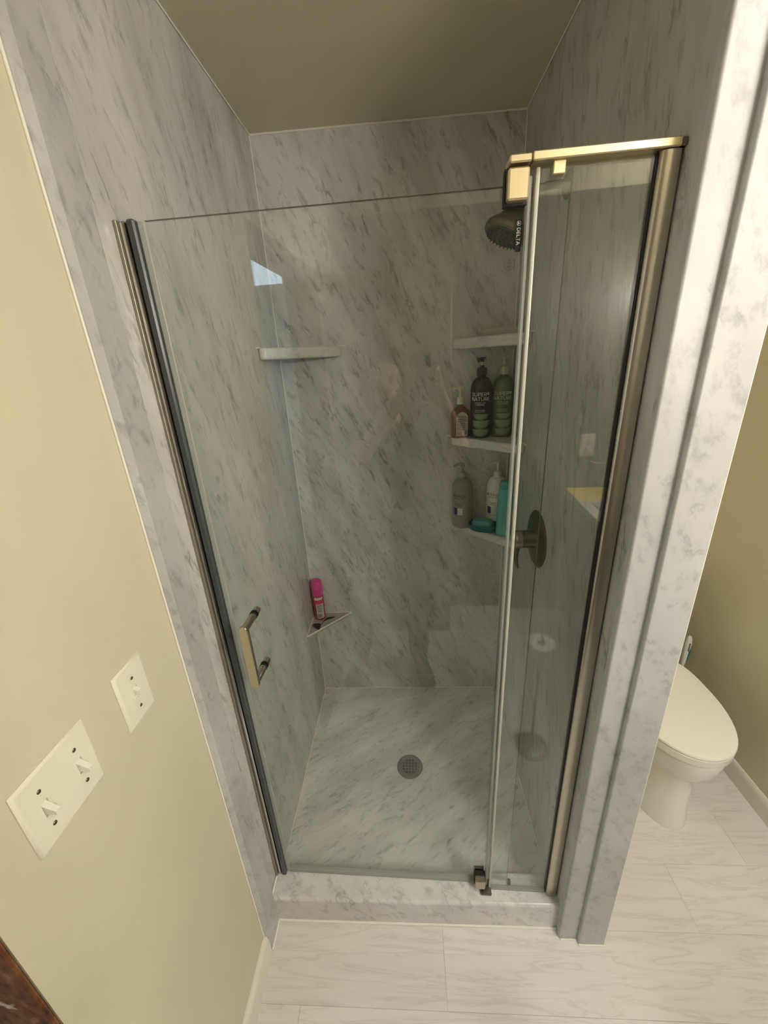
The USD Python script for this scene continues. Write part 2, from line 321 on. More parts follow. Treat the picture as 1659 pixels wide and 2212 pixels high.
# the next room behind the doorway, with a high window
HX, HY, HC = -1.60, -2.02, 2.62
hf = struct('floor_hall', 'brown floor of the next room beyond the doorway', 'floor')
obj('floor_panel', bx((HX, HY, -0.06), (-T, 0.4, 0.0)), M['jamb_wood'], hf)
obj('threshold', bx((-T, -1.278, -0.003), (0.004, JY-0.006, 0.005), 0.002), M['jamb_wood'], hf)
hw = struct('wall_hall', 'pale walls and ceiling of the next room', 'wall')
M['hall'] = painted('hall_paint', (205, 208, 210))
obj('wall_panel', diff(bx((HX-T, HY-T, 0), (HX, 0.4+T, HC)), [bx((HX-.3, -1.70, 0.85), (HX+.1, -0.20, 2.15))]), M['hall'], hw)
obj('wall_panel', bx((HX, 0.4, 0), (-T, 0.4+T, HC)), M['hall'], hw)
obj('ceiling_panel', bx((HX-T, HY-T, HC), (-T, 0.4+T, HC+0.08)), M['hall'], hw)
obj('wall_panel', bx((-T-0.02, -2.02-T, ZC), (-T, 0.4, HC)), M['hall'], hw)
obj('wall_panel', diff(bx((HX, HY-T, 0), (-T, HY, HC)), [bx((-1.05, HY-T-.1, 2.205), (-0.395, HY+.1, 2.52))]), M['hall'], hw)
w1 = struct('window_1', 'high transom window of the next room with a pale blue sky', 'window')
obj('frame', diff(bx((-1.05, HY-0.05, 2.205), (-0.395, HY-0.01, 2.52)), [bx((-1.03, HY-T, 2.225), (-0.413, HY, 2.50))]), M['white_trim'], w1)
obj('pane', bx((-1.03, HY-0.035, 2.225), (-0.413, HY-0.03, 2.50)), M['glass'], w1)

w2 = struct('window_2', 'large side window of the next room letting daylight in', 'window')
obj('frame', diff(bx((HX-0.08, -1.70, 0.85), (HX-0.02, -0.20, 2.15)), [bx((HX-.3, -1.65, 0.90), (HX+.1, -0.25, 2.10))]), M['white_trim'], w2)
obj('pane', bx((HX-0.052, -1.65, 0.90), (HX-0.047, -0.25, 2.10)), M['glass'], w2)

# tall linen cabinet on the rear wall, seen as a darker oblong reflection
lc = thing('linen_cabinet', 'tall mauve-brown linen cabinet behind the camera beside the doorway', 'cabinet')
M['mauve'] = painted('mauve_wood', (132, 108, 98), 40, 0.03)
obj('carcass', bx((0.002, RY+0.001, 0.0), (0.655, -1.365, 2.13), 0.003), M['mauve'], lc)
for x0, x1, hx in ((0.006, 0.327, 0.30), (0.331, 0.651, 0.358)):
    d = obj('door', bx((x0, -1.3645, 0.02), (x1, -1.345, 2.125), 0.003), M['mauve'], lc)
    obj('knob', lathe([(0, 0), (0.006, 0), (0.006, 0.012), (0.014, 0.02), (0.012, 0.028), (0, 0.03)], 20, (hx, -1.345, 1.05), (0, 1, 0)), M['nickel'], d)

# ------------------------------------------------------------------ shower pan with curb
sp = struct('shower_pan', 'grey veined marble-look shower floor with raised curb', 'shower pan')
def pan_mesh(hx=0.456, hy=0.495):
    xs = np.linspace(0, W, 34); ys = np.linspace(0.086, D, 32); V = []; F = []
    for y in ys:
        for x in xs:
            r = math.hypot(x-hx, y-hy); edge = min(1.0, r/0.45); V.append((x, y, 0.052+0.0085*edge))
    n = len(xs)
    for j in range(len(ys)-1):
        for i in range(n-1):
            a = j*n+i; F += [(a, a+1, a+n+1), (a, a+n+1, a+n)]
    return trimesh.Trimesh(V, F, process=False)
obj('pan_floor', pan_mesh(), M['mar_pan'], sp, smooth=True)
arc = [(0.010-0.010*math.sin(a), 0.1043+0.010*math.cos(a)) for a in np.linspace(PI/2, 0, 6)]
arc2 = [(0.078+0.010*math.sin(a), 0.1043+0.010*math.cos(a)) for a in np.linspace(0, PI/2, 6)]
m = prism([(0.0, 0.0)]+arc+arc2+[(0.092, 0.056), (0.092, 0.0)], 0, W); m.apply_transform(np.array([[0, 0, 1, 0], [1, 0, 0, 0], [0, 1, 0, 0], [0, 0, 0, 1.0]])); m.fix_normals()
obj('curb', m, M['mar_curb'], sp, smooth=30)
obj('caulk_bead', bx((0.012, -0.006, 0.0), (W, 0.001, 0.006), 0.002), M['caulk'], sp)
obj('caulk_bead', tube([(0.0035, 0.062, 0.1155), (0.0035, 0.012, 0.1155), (0.0035, 0.002, 0.108), (0.0035, -0.001, 0.09), (0.0035, -0.001, 0.004)], 0.003, 8), M['caulk'], sp)

# drain
dn = thing('shower_drain', 'round dark grey metal drain with a square-hole grid in the shower floor', 'drain', (0.456, 0.495, 0.0515))
R = 0.056
ring = diff(lathe([(0, 0), (R, 0), (R, 0.0025), (R-0.004, 0.0045), (0.034, 0.0052), (0, 0.0052)], 48), [trimesh.creation.box(extents=(0.0098, 0.0098, 0.03), transform=trimesh.transformations.translation_matrix((i*0.0133, j*0.0133, 0.0))) for i in range(-2, 3) for j in range(-2, 3) if not (abs(i) == 2 and abs(j) == 2)] +
            [cyl((i*0.0235, j*0.0235, -0.02), (i*0.0235, j*0.0235, 0.02), 0.0032, 10) for i in (-1, 1) for j in (-1, 1)])
obj('grid_plate', ring, M['drain'], dn, smooth=25)
obj('drain_cup', lathe([(0, 0.0022), (0.0345, 0.0022), (0.0345, 0.0034), (0, 0.0034)], 32), M['drain_hole'], dn, label='dark hollow under the grid')

# ------------------------------------------------------------------ glass enclosure; local u along the glass line, v into the shower
GA = -math.atan2(0.027, W); G0 = (0, 0.069, 0)
jl = thing('wall_jamb', 'tall brushed metal wall channel at the left, where the glass door closes', 'door jamb', G0, GA)
obj('channel', bx((0.0005, -0.008, 0.116), (0.007, 0.012, 1.968), 0.001), M['satin'], jl)
obj('bead', bx((0.0072, -0.003, 0.116), (0.019, 0.012, 1.968), 0.005, 2), M['chrome'], jl)
obj('bumper_seal', bx((0.021, -0.004, 0.114), (0.036, 0.012, 1.969), 0.003), M['vinyl_dark'], jl, label='dark grey rubber strip')
sd = thing('shower_door', 'frameless clear glass pivot door with nickel pull handle', 'shower door', G0, GA)
obj('glass_pane', bx((0.048, 0.010, 0.130), (0.764, 0.016, 1.967), 0.0006), M['glass'], sd, smooth=False)
M['glass_edge'] = mat('glass_edge', {'t': ('transparent_bsdf', {'color': (0.7, 0.74, 0.68)}), 'p': ('principled_bsdf', {'base_color': s2l(92, 84, 62), 'roughness': 0.3}), 'x': ('mix_closure', {'fac': 0.6})}, [('t.BSDF', 'x.closure1'), ('p.BSDF', 'x.closure2')], 'x.closure')
obj('top_edge', bx((0.048, 0.0101, 1.9671), (0.764, 0.0159, 1.9678)), M['glass_edge'], sd, smooth=False)
obj('side_edge', bx((0.7641, 0.0101, 0.130), (0.7648, 0.0159, 1.967)), M['glass_edge'], sd, smooth=False)
obj('edge_seal', bx((0.037, 0.004, 0.128), (0.049, 0.008, 1.966), 0.001), M['vinyl_clear'], sd)
obj('bottom_sweep', bx((0.045, 0.006, 0.1155), (0.655, 0.020, 0.133), 0.002), M['vinyl_clear'], sd, label='clear strip under the door')
h = obj('upper_hinge', bx((0.6605, -0.020, 1.940), (0.6925, 0.008, 1.982), 0.0025), M['nickel_bright'], sd)
obj('gasket', bx((0.6575, -0.004, 1.9365), (0.6933, 0.0095, 1.9855), 0.001), M['gasket'], h)
obj('inner_plate', bx((0.6605, 0.0165, 1.940), (0.6925, 0.024, 1.982), 0.002), M['nickel'], h)
h2 = obj('lower_hinge', bx((0.661, -0.020, 0.134), (0.692, 0.008, 0.174), 0.0025), M['nickel'], sd)
obj('gasket', bx((0.6585, -0.004, 0.1305), (0.6932, 0.0095, 0.1775), 0.001), M['gasket'], h2)
obj('inner_plate', bx((0.661, 0.0165, 0.134), (0.692, 0.024, 0.174), 0.002), M['nickel'], h2)
hd = UsdGeom.Xform.Define(stage, path_for(sd, 'pull_handle')).GetPrim(); setd(hd, label='brushed nickel C-shaped pull handle')
hz0, hz1, hu = 0.986, 1.156, 0.099
bar = rprism(Polygon([(-0.011, 0), (0.011, 0), (0.011, hz1-hz0-0.011), (-0.011, hz1-hz0-0.011)]).union(Point(0, 0).buffer(0.011)).union(Point(0, hz1-hz0-0.011).buffer(0.011)), 0, 0.011, 0.0015)
bar.apply_transform(np.array([[1, 0, 0, hu], [0, 0, -1, -0.043], [0, 1, 0, hz0+0.006], [0, 0, 0, 1.0]])); bar.fix_normals()
obj('grip_bar', bar, M['nickel_polished'], hd)
for z in (hz0+0.006, hz1-0.006):
    obj('post', cyl((hu, -0.046, z), (hu, 0.007, z), 0.0095), M['nickel_polished'], hd)
    obj('washer', cyl((hu, 0.006, z), (hu, 0.0098, z), 0.0105), M['gasket'], hd)
    obj('inner_knob', lathe([(0, 0), (0.0095, 0), (0.0095, 0.018), (0.008, 0.021), (0, 0.0215)], 24, (hu, 0.0162, z), (0, 1, 0)), M['nickel'], hd)
    obj('washer', cyl((hu, 0.0150, z), (hu, 0.018, z), 0.0105), M['gasket'], hd)
# brand badge sticker and etched stamp on the glass near the hinge
bd = obj('logo_badge', rprism(Polygon([(0, 0), (0.0095, 0), (0.0095, 0.046), (0, 0.046)]).buffer(-0.002).buffer(0.002), 0, 0.0009, 0.0002, 1).apply_transform(np.array([[1, 0, 0, 0.6815], [0, 0, -1, 0.0098], [0, 1, 0, 1.876], [0, 0, 0, 1.0]])), M['black'], sd, label='narrow black badge lettered DELTA')
tx = meshkit.text_mesh('DELTA', 0.0056, 0.0004, True)
TX = np.array([[0, 1, 0, 0.6835], [0, 0, -1, 0.0090], [-1, 0, 0, 1.9105], [0, 0, 0, 1.0]])
tri = [cyl((-0.0055, 0.0028, 0), (-0.0055, 0.0028, 0.0004), 0.0034, 20)]
tri = [diff(tri[0], [cyl((-0.0055, 0.0028, -1), (-0.0055, 0.0028, 1), 0.0027, 20)]), xf(prism([(-0.002, -0.0014), (0.002, -0.0014), (0, 0.002)], 0, 0.0004), (-0.0055, 0.0026, 0))]
M['print_white'] = plain('print_white', (215, 212, 196), 0.5)
lt = trimesh.util.concatenate([tx]+tri); lt.apply_transform(TX); lt.fix_normals()
obj('lettering', lt, M['print_white'], bd)
def ringmesh(r, w, t): return diff(cyl((0, 0, 0), (0, 0, t), r, 40), [cyl((0, 0, -1), (0, 0, 1), r-w, 40)])
st = [ringmesh(0.0085, 0.0006, 0.0002), bx((-0.0005, -0.006, 0), (0.0005, 0.007, 0.0002)), bx((-0.003, 0.002, 0), (0.004, 0.003, 0.0002)), bx((-0.004, -0.003, 0), (0.002, -0.002, 0.0002)), bx((0.008, -0.009, 0), (0.0088, 0.009, 0.0002)), bx((-0.0115, -0.0095, 0), (-0.009, -0.008, 0.0002)), bx((-0.0115, 0.008, 0), (-0.009, 0.0090, 0.0002))]
stm = trimesh.util.concatenate(st); stm.apply_transform(np.array([[1, 0, 0, 0.674], [0, 0, -1, 0.00995], [0, 1, 0, 1.858], [0, 0, 0, 1.0]])); stm.fix_normals()
M['etch'] = plain('etched_mark', (70, 68, 60), 0.8)
obj('glass_stamp', stm, M['etch'], sd, label='small round etched safety mark')

fp = thing('fixed_panel', 'narrow fixed clear glass panel with nickel header at the right of the door', 'glass panel', G0, GA)
obj('glass_pane', bx((0.7109, -0.006, 0.118), (0.884, 0.000, 1.986), 0.0006), M['glass'], fp, smooth=False)
obj('edge_seal', bx((0.7042, -0.008, 0.121), (0.7108, 0.003, 1.983), 0.002, 2), M['vinyl_white'], fp, label='white vertical edge seal')
obj('edge_channel', bx((0.6935, -0.003, 0.124), (0.7010, 0.006, 1.975), 0.002), M['vinyl_clear'], fp, label='translucent seal beside the white one')
obj('wall_post', loft([np.c_[0.881+0.0315*np.r_[0, .03, .12, .3, .5, .7, .88, .97, 1, 1, 0], -0.018+np.r_[0.008, 0.004, 0.0015, .0003, 0, .0003, .0015, 0.004, 0.008, 0.03, 0.03], np.full(11, z)] for z in (0.1155, 1.9855)]), M['nickel'], fp, smooth=40, label='rounded brushed nickel post against the partition')
obj('post_gasket', bx((0.8785, -0.009, 0.1155), (0.8815, 0.003, 1.985), 0.0006), M['gasket'], fp)
hb = obj('header_bar', bx((0.6955, -0.022, 1.9865), (0.906, 0.014, 1.9985), 0.0015), M['nickel_bright'], fp)
obj('end_bracket', bx((0.906, -0.020, 1.987), (0.9135, 0.014, 1.998), 0.001), M['nickel_dark'], hb)
obj('pivot_cap', bx((0.6615, -0.021, 1.9865), (0.6945, 0.014, 1.9975), 0.002), M['nickel_bright'], hb)
obj('header_clip', bx((0.7275, -0.016, 1.969), (0.746, -0.0062, 1.9865), 0.0012), M['nickel_bright'], fp)
obj('pivot_base', bx((0.678, -0.026, 0.1145), (0.711, 0.016, 0.1235), 0.002), M['nickel_dark'], fp)
obj('bottom_channel', bx((0.7109, -0.009, 0.1145), (0.881, 0.003, 0.121), 0.001), M['vinyl_clear'], fp)
obj('corner_clip', bx((0.768, 0.004, 0.1145), (0.776, 0.016, 0.131), 0.001), M['nickel_dark'], fp)

# ------------------------------------------------------------------ corner shelves
def corner_poly(L, side, fil=0.018):
    q = Polygon([(0, 0), (L, 0), (0, L)]).buffer(-fil).buffer(fil, quad_segs=8)
    q = q.union(Polygon([(0, 0), (L*0.86, 0), (0, L*0.86)])); q = q.intersection(sbox(0, 0, 1, 1))
    xy = np.array(q.convex_hull.exterior.coords)
    if side == 'R': return Polygon(np.c_[W-xy[:, 0], D-xy[:, 1]])
    return Polygon(np.c_[xy[:, 0], D-xy[:, 1]])
def shelf(name, L, side, z0, z1, label, group=None):
    t = thing(name, label, 'shelf', group=group)
    obj('shelf_slab', rprism(corner_poly(L, side), z0, z1, 0.007), M['mar_shelf'], t, smooth=40)
    s = 1 if side == 'L' else -1; x0 = 0 if side == 'L' else W
    bead = [bx((x0, D-0.003, z1-0.002), (x0+s*L*0.97, D, z1+0.002), 0.0008), bx((x0, D-L*0.97, z1-0.002), (x0+s*0.003, D, z1+0.002), 0.0008)]
    obj('caulk_bead', bead, M['caulk'], t)
    return t
shelf('corner_shelf', 0.274, 'L', 1.742, 1.780, 'empty marble-look corner shelf high in the left back corner')
shelf('corner_shelf', 0.262, 'R', 1.742, 1.780, 'topmost marble-look shelf in the right back corner, just a white box on it')
shelf('corner_shelf', 0.262, 'R', 1.374, 1.410, 'middle right corner shelf holding amber, black and green pump bottles')
shelf('corner_shelf', 0.250, 'R', 0.990, 1.025, 'lowest right corner shelf holding grey, white and aqua bottles and soap')
ft = thing('corner_footrest', 'small triangular corner ledge with white caulk edges low in the left corner', 'shelf')
obj('ledge', prism(corner_poly(0.188, 'L', 0.004), 0.536, 0.550), marble('marble_ledge', (0.9, -0.3, 0.2), base=(190, 186, 176), amount=0.6), ft)
a, b, c = (0.0015, D-0.188, .550), (0.188, D-0.0015, .550), (0.0015, D-0.0015, .550)
for p0, p1, rr in ((a, b, 0.0034), (b, c, 0.0024), (c, a, 0.0024)): obj('caulk_bead', cyl(p0, p1, rr, 10), M['caulk'], ft)

# ------------------------------------------------------------------ bottles
M['cap_white'] = plain('cap_white', (228, 224, 206), 0.4)
def pump(t, z, rc, hc, hp, mat_cap, mat_head, stem_mat, nozzle, arm=0.035, style='flat'):
    """pump dispenser: screw collar, stem and head with a spout pointing along angle nozzle"""
    obj('collar', lathe([(0, z), (rc, z), (rc*1.02, z+hc*0.1), (rc, z+hc*0.85), (rc*0.9, z+hc), (rc*0.45, z+hc*1.05), (rc*.4, z+hc*1.3), (0, z+hc*1.3)], 32), mat_cap, t)
    obj('stem', cyl((0, 0, z+hc*1.25), (0, 0, z+hc*1.3+hp), 0.0042, 14), stem_mat, t)
    zt = z+hc*1.3+hp; d = np.array([math.cos(nozzle), math.sin(nozzle), 0]); parts = []
    parts.append(lathe([(0, zt-0.008), (0.007, zt-0.008), (0.0085, zt), (0.009, zt+0.006), (0.006, zt+0.009), (0, zt+0.0095)], 20))
    if style == 'flat':
        n = np.array([-d[1], d[0], 0])
        P = [d*(-0.012)+n*s*0.009+np.array([0, 0, zt+zz]) for s in (-1, 1) for zz in (0.0, 0.009)]+[d*arm+n*s*0.0055+np.array([0, 0, zt+zz]) for s in (-1, 1) for zz in (-0.003, 0.006)]
        parts.append(hull(P)); parts.append(cyl(d*(arm-0.006)+np.array([0, 0, zt-0.010]), d*(arm-0.006)+np.array([0, 0, zt]), 0.0035, 10))
    else:
        k = np.linspace(0, 1, 9); pts = [d*(arm*x)+np.array([0, 0, zt+0.004+0.006*math.sin(PI*x*0.8)-0.010*x*x]) for x in k]
        parts.append(tube(pts, np.linspace(0.0075, 0.0045, 9), 12))
    obj('pump_head', parts, mat_head, t)
def bottle_profile(r, h, rn, hn, bev=0.006, sh=0.045):
    P = [(0, 0), (r-bev, 0), (r-bev*0.3, bev*0.3), (r, bev)]
    for a in np.linspace(0, PI/2, 9): P.append((rn+(r-rn)*math.cos(a), h-sh+sh*math.sin(a)))
    return P+[(rn, h+hn), (0, h+hn)]
def label_lines(t, r, rows, phi, m, name='print_line'):
    for z, w, h in rows: obj(name, wrap_patch(r, phi-w/2/r, phi+w/2/r, z, z+h), m, t)

def cucumber_bottle(loc, body_rgb, cap_rgb, label, big, sub, tint, cap2):
    c = np.array(s2l(*body_rgb)); t = thing('pump_bottle', label, 'bottle', loc)
    key = 'bottle_%d_%d_%d' % body_rgb
    bm = plain(key, body_rgb, 0.25); capm = plain(key+'_cap', cap_rgb, 0.4); capm2 = plain(key+'_stem', cap2, 0.4)
    r = 0.041
    obj('bottle_body', lathe(bottle_profile(r, 0.228, 0.015, 0.006, sh=0.05), 48), bm, t)
    pump(t, 0.234, 0.0185, 0.028, 0.020, capm, capm, capm2, PI-0.12, 0.020)
    tc = plain(key+'_text', tint, 0.5); phi = -0.25
    for txt, h, z in (('SUPER®', 0.0135, 0.160), ('NATURE', 0.0135, 0.143), (sub[0], 0.0045, 0.133), (sub[1], 0.0045, 0.126), (sub[2], 0.0032, 0.106), (sub[3], 0.0028, 0.100)):
        obj('lettering', wrap_text(txt, h, r, phi, z, False), tc, t)
    # printed cucumber slices: three half-round slices one above the other
    rind, flesh = plain(key+'_rind', (24, 66, 38), 0.4), plain(key+'_flesh', (92, 122, 80), 0.4)
    flesh2 = plain(key+'_flesh_pale', (122, 146, 106), 0.4)
    for k, (zt, wd, ht) in enumerate(((0.094, 0.064, 0.024), (0.070, 0.074, 0.036), (0.036, 0.074, 0.030))):
        for dd, mm, sc in ((0.0003, rind, 1.0), (0.0006, flesh, 0.92), (0.0009, flesh2, 0.72)):
            x = np.linspace(-1, 1, 15); rings = []
            for xi in x:
                a = (phi+0.12)+xi*sc*wd/2/r; zb = zt-(ht*sc)*math.sqrt(max(1-xi*xi, 0.0))**0.8-0.0006-(1-sc)*ht*0.25; ztop = zt-(1-sc)*ht*0.25
                rings.append(np.array([[(r+q)*math.sin(a), -(r+q)*math.cos(a), z] for q, z in ((-0.001, zb), (dd, zb), (dd, ztop), (-0.001, ztop))]))
            obj('printed_slice', loft(rings), mm, t, smooth=False)
    return t
cucumber_bottle((0.787, 0.894, 1.410), (9, 13, 9), (8, 9, 8), 'near-black shampoo pump bottle with white lettering and cucumber slices', 'SUPER', ('PEPINO ALOE', 'SHAMPOO', 'WITH CUCUMBER', 'NATURAL FRESHNESS'), (225, 225, 210), (210, 208, 196))
cucumber_bottle((0.8705, 0.894, 1.410), (74, 92, 50), (168, 168, 136), 'moss green conditioner pump bottle with pale cap and cucumber slices', 'SUPER', ('PEPINO ALOE', 'CONDITIONER', 'WITH CUCUMBER', 'NATURAL FRESHNESS'), (190, 196, 160), (200, 198, 176))

# amber hand soap bottle with label
am = thing('soap_bottle', 'small amber soap bottle with white pump and back label', 'bottle', (0.7075, 0.903, 1.410), 0.10)
M['amber'] = mat('amber_plastic', {'p': ('principled_bsdf', {'base_color': s2l(190, 146, 100), 'roughness': 0.12, 'transmission_weight': 0.75, 'ior': 1.38})})
M['amber_liquid'] = plain('amber_liquid', (196, 104, 30), 0.2, subsurface_weight=0.0)
def rr_ring(hx, hy, z, p=4.0, n=40):
    a = np.arange(n)*2*PI/n; ca, sa = np.cos(a), np.sin(a)
    return np.c_[hx*np.sign(ca)*np.abs(ca)**(2/p), hy*np.sign(sa)*np.abs(sa)**(2/p), np.full(n, z)]
amber = loft([rr_ring(0.031, 0.019, 0), rr_ring(0.035, 0.0225, 0.004), rr_ring(0.035, 0.0225, 0.085), rr_ring(0.034, 0.022, 0.096, 3.6), rr_ring(0.029, 0.020, 0.109, 3), rr_ring(0.018, 0.016, 0.119, 2.2), rr_ring(0.012, 0.012, 0.123, 2), rr_ring(0.012, 0.012, 0.132, 2)])
obj('bottle_body', amber, M['amber'], am)
obj('liquid_soap', loft([rr_ring(0.029, 0.017, 0.002), rr_ring(0.033, 0.0205, 0.005), rr_ring(0.033, 0.0205, 0.024)]), M['amber_liquid'], am, label='amber liquid left at the bottom')
pump(am, 0.130, 0.0135, 0.026, 0.026, M['cap_white'], M['cap_white'], M['cap_white'], PI+0.25, 0.034, 'flat')
M['label_paper'] = plain('label_paper', (196, 190, 172), 0.6); M['label_ink'] = plain('label_ink', (92, 84, 70), 0.7)
lp = Polygon([(-0.020, 0.008), (0.026, 0.008), (0.026, 0.086), (-0.020, 0.086)]).union(Point(0.003, 0.078).buffer(0.023).intersection(sbox(-0.02, 0.078, 0.026, 0.2)))
lm = prism(lp, 0, 0.0006); lm.apply_transform(np.array([[1, 0, 0, 0], [0, 0, -1, -0.0222], [0, 1, 0, 0], [0, 0, 0, 1.0]])); lm.fix_normals()
lab = obj('back_label', lm, M['label_paper'], am, label='white back label with small print')
rows = [(-0.016, 0.020, 0.084, .002), (-0.004, 0.022, 0.079, .0025)]+[(-0.017, RNG.uniform(0.014, 0.023), 0.0735-0.0042*i, 0.0018) for i in range(11)]+[(-0.017, 0.003, 0.024-0.004*i, 0.0017) for i in range(4)]
obj('small_print', [bx((x0, -0.0232, z), (x1, -0.0225, z+h)) for x0, x1, z, h in rows]+[bx((0.014+0.0018*i, -0.0232, 0.012), (0.0150+0.0018*i, -0.0225, 0.030)) for i in range(6)], M['label_ink'], lab)

def salon_bottle(loc, rgb, capc, label, phi):
    t = thing('salon_bottle', label, 'bottle', loc); r = 0.043; key = 'salon_%d' % rgb[0]
    bm = plain(key, rgb, 0.4, **({'metallic': 0.0})); cp = plain(key+'_cap', capc, 0.4); ink = plain(key+'_ink', (52, 50, 46), 0.6)
    obj('bottle_body', lathe(bottle_profile(r, 0.214, 0.016, 0.006, sh=0.052), 48), bm, t)
    pump(t, 0.220, 0.0165, 0.020, 0.022, cp, cp, cp, PI+0.2, 0.040, 'curve')
    obj('lettering', wrap_text('NEXXUS', 0.0115, r, phi, 0.140, False), ink, t)
    obj('lettering', wrap_text('salon hair care', 0.0045, r, phi, 0.132), ink, t)
    obj('lettering', wrap_text('THERAPPE', 0.0042, r, phi, 0.108), ink, t)
    obj('lettering', wrap_text('shampoo', 0.0042, r, phi, 0.101), ink, t)
    obj('label_square', wrap_patch(r, phi-0.50, phi-0.10, 0.062, 0.092), plain(key+'_blue', (34, 44, 92), 0.5), t, label='dark blue label square')
    obj('label_square', wrap_patch(r, phi-0.10, phi+0.42, 0.062, 0.092), plain(key+'_pale', (214, 214, 208), 0.5), t, label='pale label square')
    obj('lettering', wrap_text('PROTEIN FUSION', 0.003, r, phi, 0.055), ink, t)
salon_bottle((0.7205, 0.8925, 1.025), (150, 148, 134), (160, 158, 144), 'silver-grey salon pump bottle at the left end of the lowest shelf', -0.52)
salon_bottle((0.8645, 0.8925, 1.025), (226, 222, 208), (214, 210, 194), 'white salon pump bottle behind the teal soap dish', -0.62)
aq = thing('wash_bottle', 'tall aqua body wash bottle at the right end of the lowest shelf', 'bottle', (0.874, 0.778, 1.025), -0.35)
M['aqua'] = plain('aqua_plastic', (92, 178, 164), 0.25); M['aqua_dark'] = plain('aqua_cap', (70, 150, 140), 0.35)
obj('bottle_body', loft([rr_ring(0.026, 0.018, 0, 2.6), rr_ring(0.031, 0.022, 0.006, 2.6), rr_ring(0.0315, 0.0225, 0.10, 2.6), rr_ring(0.029, 0.021, 0.16, 2.6), rr_ring(0.0265, 0.0195, 0.192, 2.6), rr_ring(0.024, 0.018, 0.198, 2.6)]), M['aqua'], aq)
obj('cap', loft([rr_ring(0.0245, 0.0185, 0.1985, 2.6), rr_ring(0.0245, 0.0185, 0.222, 2.6), rr_ring(0.022, 0.0165, 0.228, 2.6), rr_ring(0.012, 0.009, 0.230, 2.6)]), M['aqua_dark'], aq)

# teal soap dish and soap bar
sdh = thing('soap_dish', 'oval translucent teal soap dish on the lowest shelf', 'soap dish', (0.8, 0.835, 1.025), -0.42)
M['teal'] = mat('teal_plastic', {'p': ('principled_bsdf', {'base_color': s2l(14, 128, 138), 'roughness': 0.18, 'transmission_weight': 0.35, 'ior': 1.4})})
def dish():
    o = [rr_ring(0.044, 0.032, 0, 3), rr_ring(0.053, 0.041, 0.008, 3), rr_ring(0.058, 0.045, 0.026, 3), rr_ring(0.0585, 0.0455, 0.030, 3), rr_ring(0.055, 0.042, 0.030, 3), rr_ring(0.050, 0.037, 0.010, 3), rr_ring(0.03, 0.02, 0.006, 3)]
    return loft(o)
obj('bowl', dish(), M['teal'], sdh)
sb = thing('soap_bar', 'pale aqua soap bar lying in the teal dish', 'soap', (0.8, 0.835, 1.0315), -0.42)
obj('bar', loft([rr_ring(0.034, 0.024, 0, 3), rr_ring(0.044, 0.031, 0.008, 3), rr_ring(0.046, 0.033, 0.024, 3), rr_ring(0.042, 0.029, 0.036, 3), rr_ring(0.030, 0.018, 0.042, 3)]), plain('soap_aqua', (84, 168, 160), 0.35), sb)

# white box lying on the topmost right shelf
bxt = thing('soap_box', 'plain pale box lying on the topmost right corner shelf', 'box', (0.845, 0.875, 1.780))
obj('box_body', bx((-0.062, -0.030, 0), (0.062, 0.030, 0.026), 0.003), plain('box_card', (206, 202, 188), 0.6), bxt)
obj('box_flap', bx((-0.0635, -0.028, 0.003), (-0.0615, 0.028, 0.023), 0.0008), plain('box_card_end', (196, 192, 178), 0.6), bxt)

# pink shaving gel can
cn = thing('shaving_gel_can', 'magenta shaving gel can with pink cap on the left corner ledge', 'can', (0.0365, 0.900, 0.550))
M['can_pink'] = plain('can_magenta', (168, 24, 70), 0.25); M['cap_pink'] = plain('cap_pink', (222, 72, 152), 0.35)
r = 0.0265
obj('can_body', lathe([(0, 0), (r-0.003, 0), (r, 0.003), (r, 0.128), (r-0.003, 0.134), (0, 0.134)], 40), M['can_pink'], cn)
capr = [(0, 0.1335), (r+0.0005, 0.1335)]
for k in range(5): z = 0.138+0.0075*k; capr += [(r+0.0005, z), (r-0.0012, z+0.0015), (r-0.0012, z+0.0035), (r+0.0003, z+0.005)]
capr += [(r, 0.196), (r-0.002, 0.205), (r-0.006, 0.209), (0, 0.210)]
obj('cap', lathe(capr, 40), M['cap_pink'], cn)
ph = 0.30
obj('label_band', wrap_patch(r, ph-0.75, ph+0.75, 0.112, 0.128), plain('can_silver', (206, 190, 186), 0.3, 0.3), cn)
obj('lettering', wrap_text('skintimate', 0.007, r+0.0004, ph, 0.117, True), plain('can_text', (236, 226, 220), 0.5), cn)
obj('label_band', wrap_patch(r, ph-0.8, ph+0.8, 0.094, 0.110), plain('can_red', (206, 52, 74), 0.3), cn, label='red band')
bl2 = obj('back_label', wrap_patch(r, ph-0.62, ph+0.8, 0.010, 0.092), plain('can_label', (196, 186, 178), 0.5), cn, label='pale back label with barcode')
obj('small_print', [wrap_patch(r+0.0004, ph-0.45, ph+RNG.uniform(.2, .6), z, z+0.002, 0.0003, 5) for z in np.arange(0.048, 0.088, 0.0055)], M['label_ink'], bl2)
obj('barcode', [wrap_patch(r+0.0004, ph-0.45+k*0.085, ph-0.41+k*0.085, 0.015, 0.036, 0.0003, 3) for k in range(9)], plain('bar_ink', (50, 42, 40), 0.7), bl2)

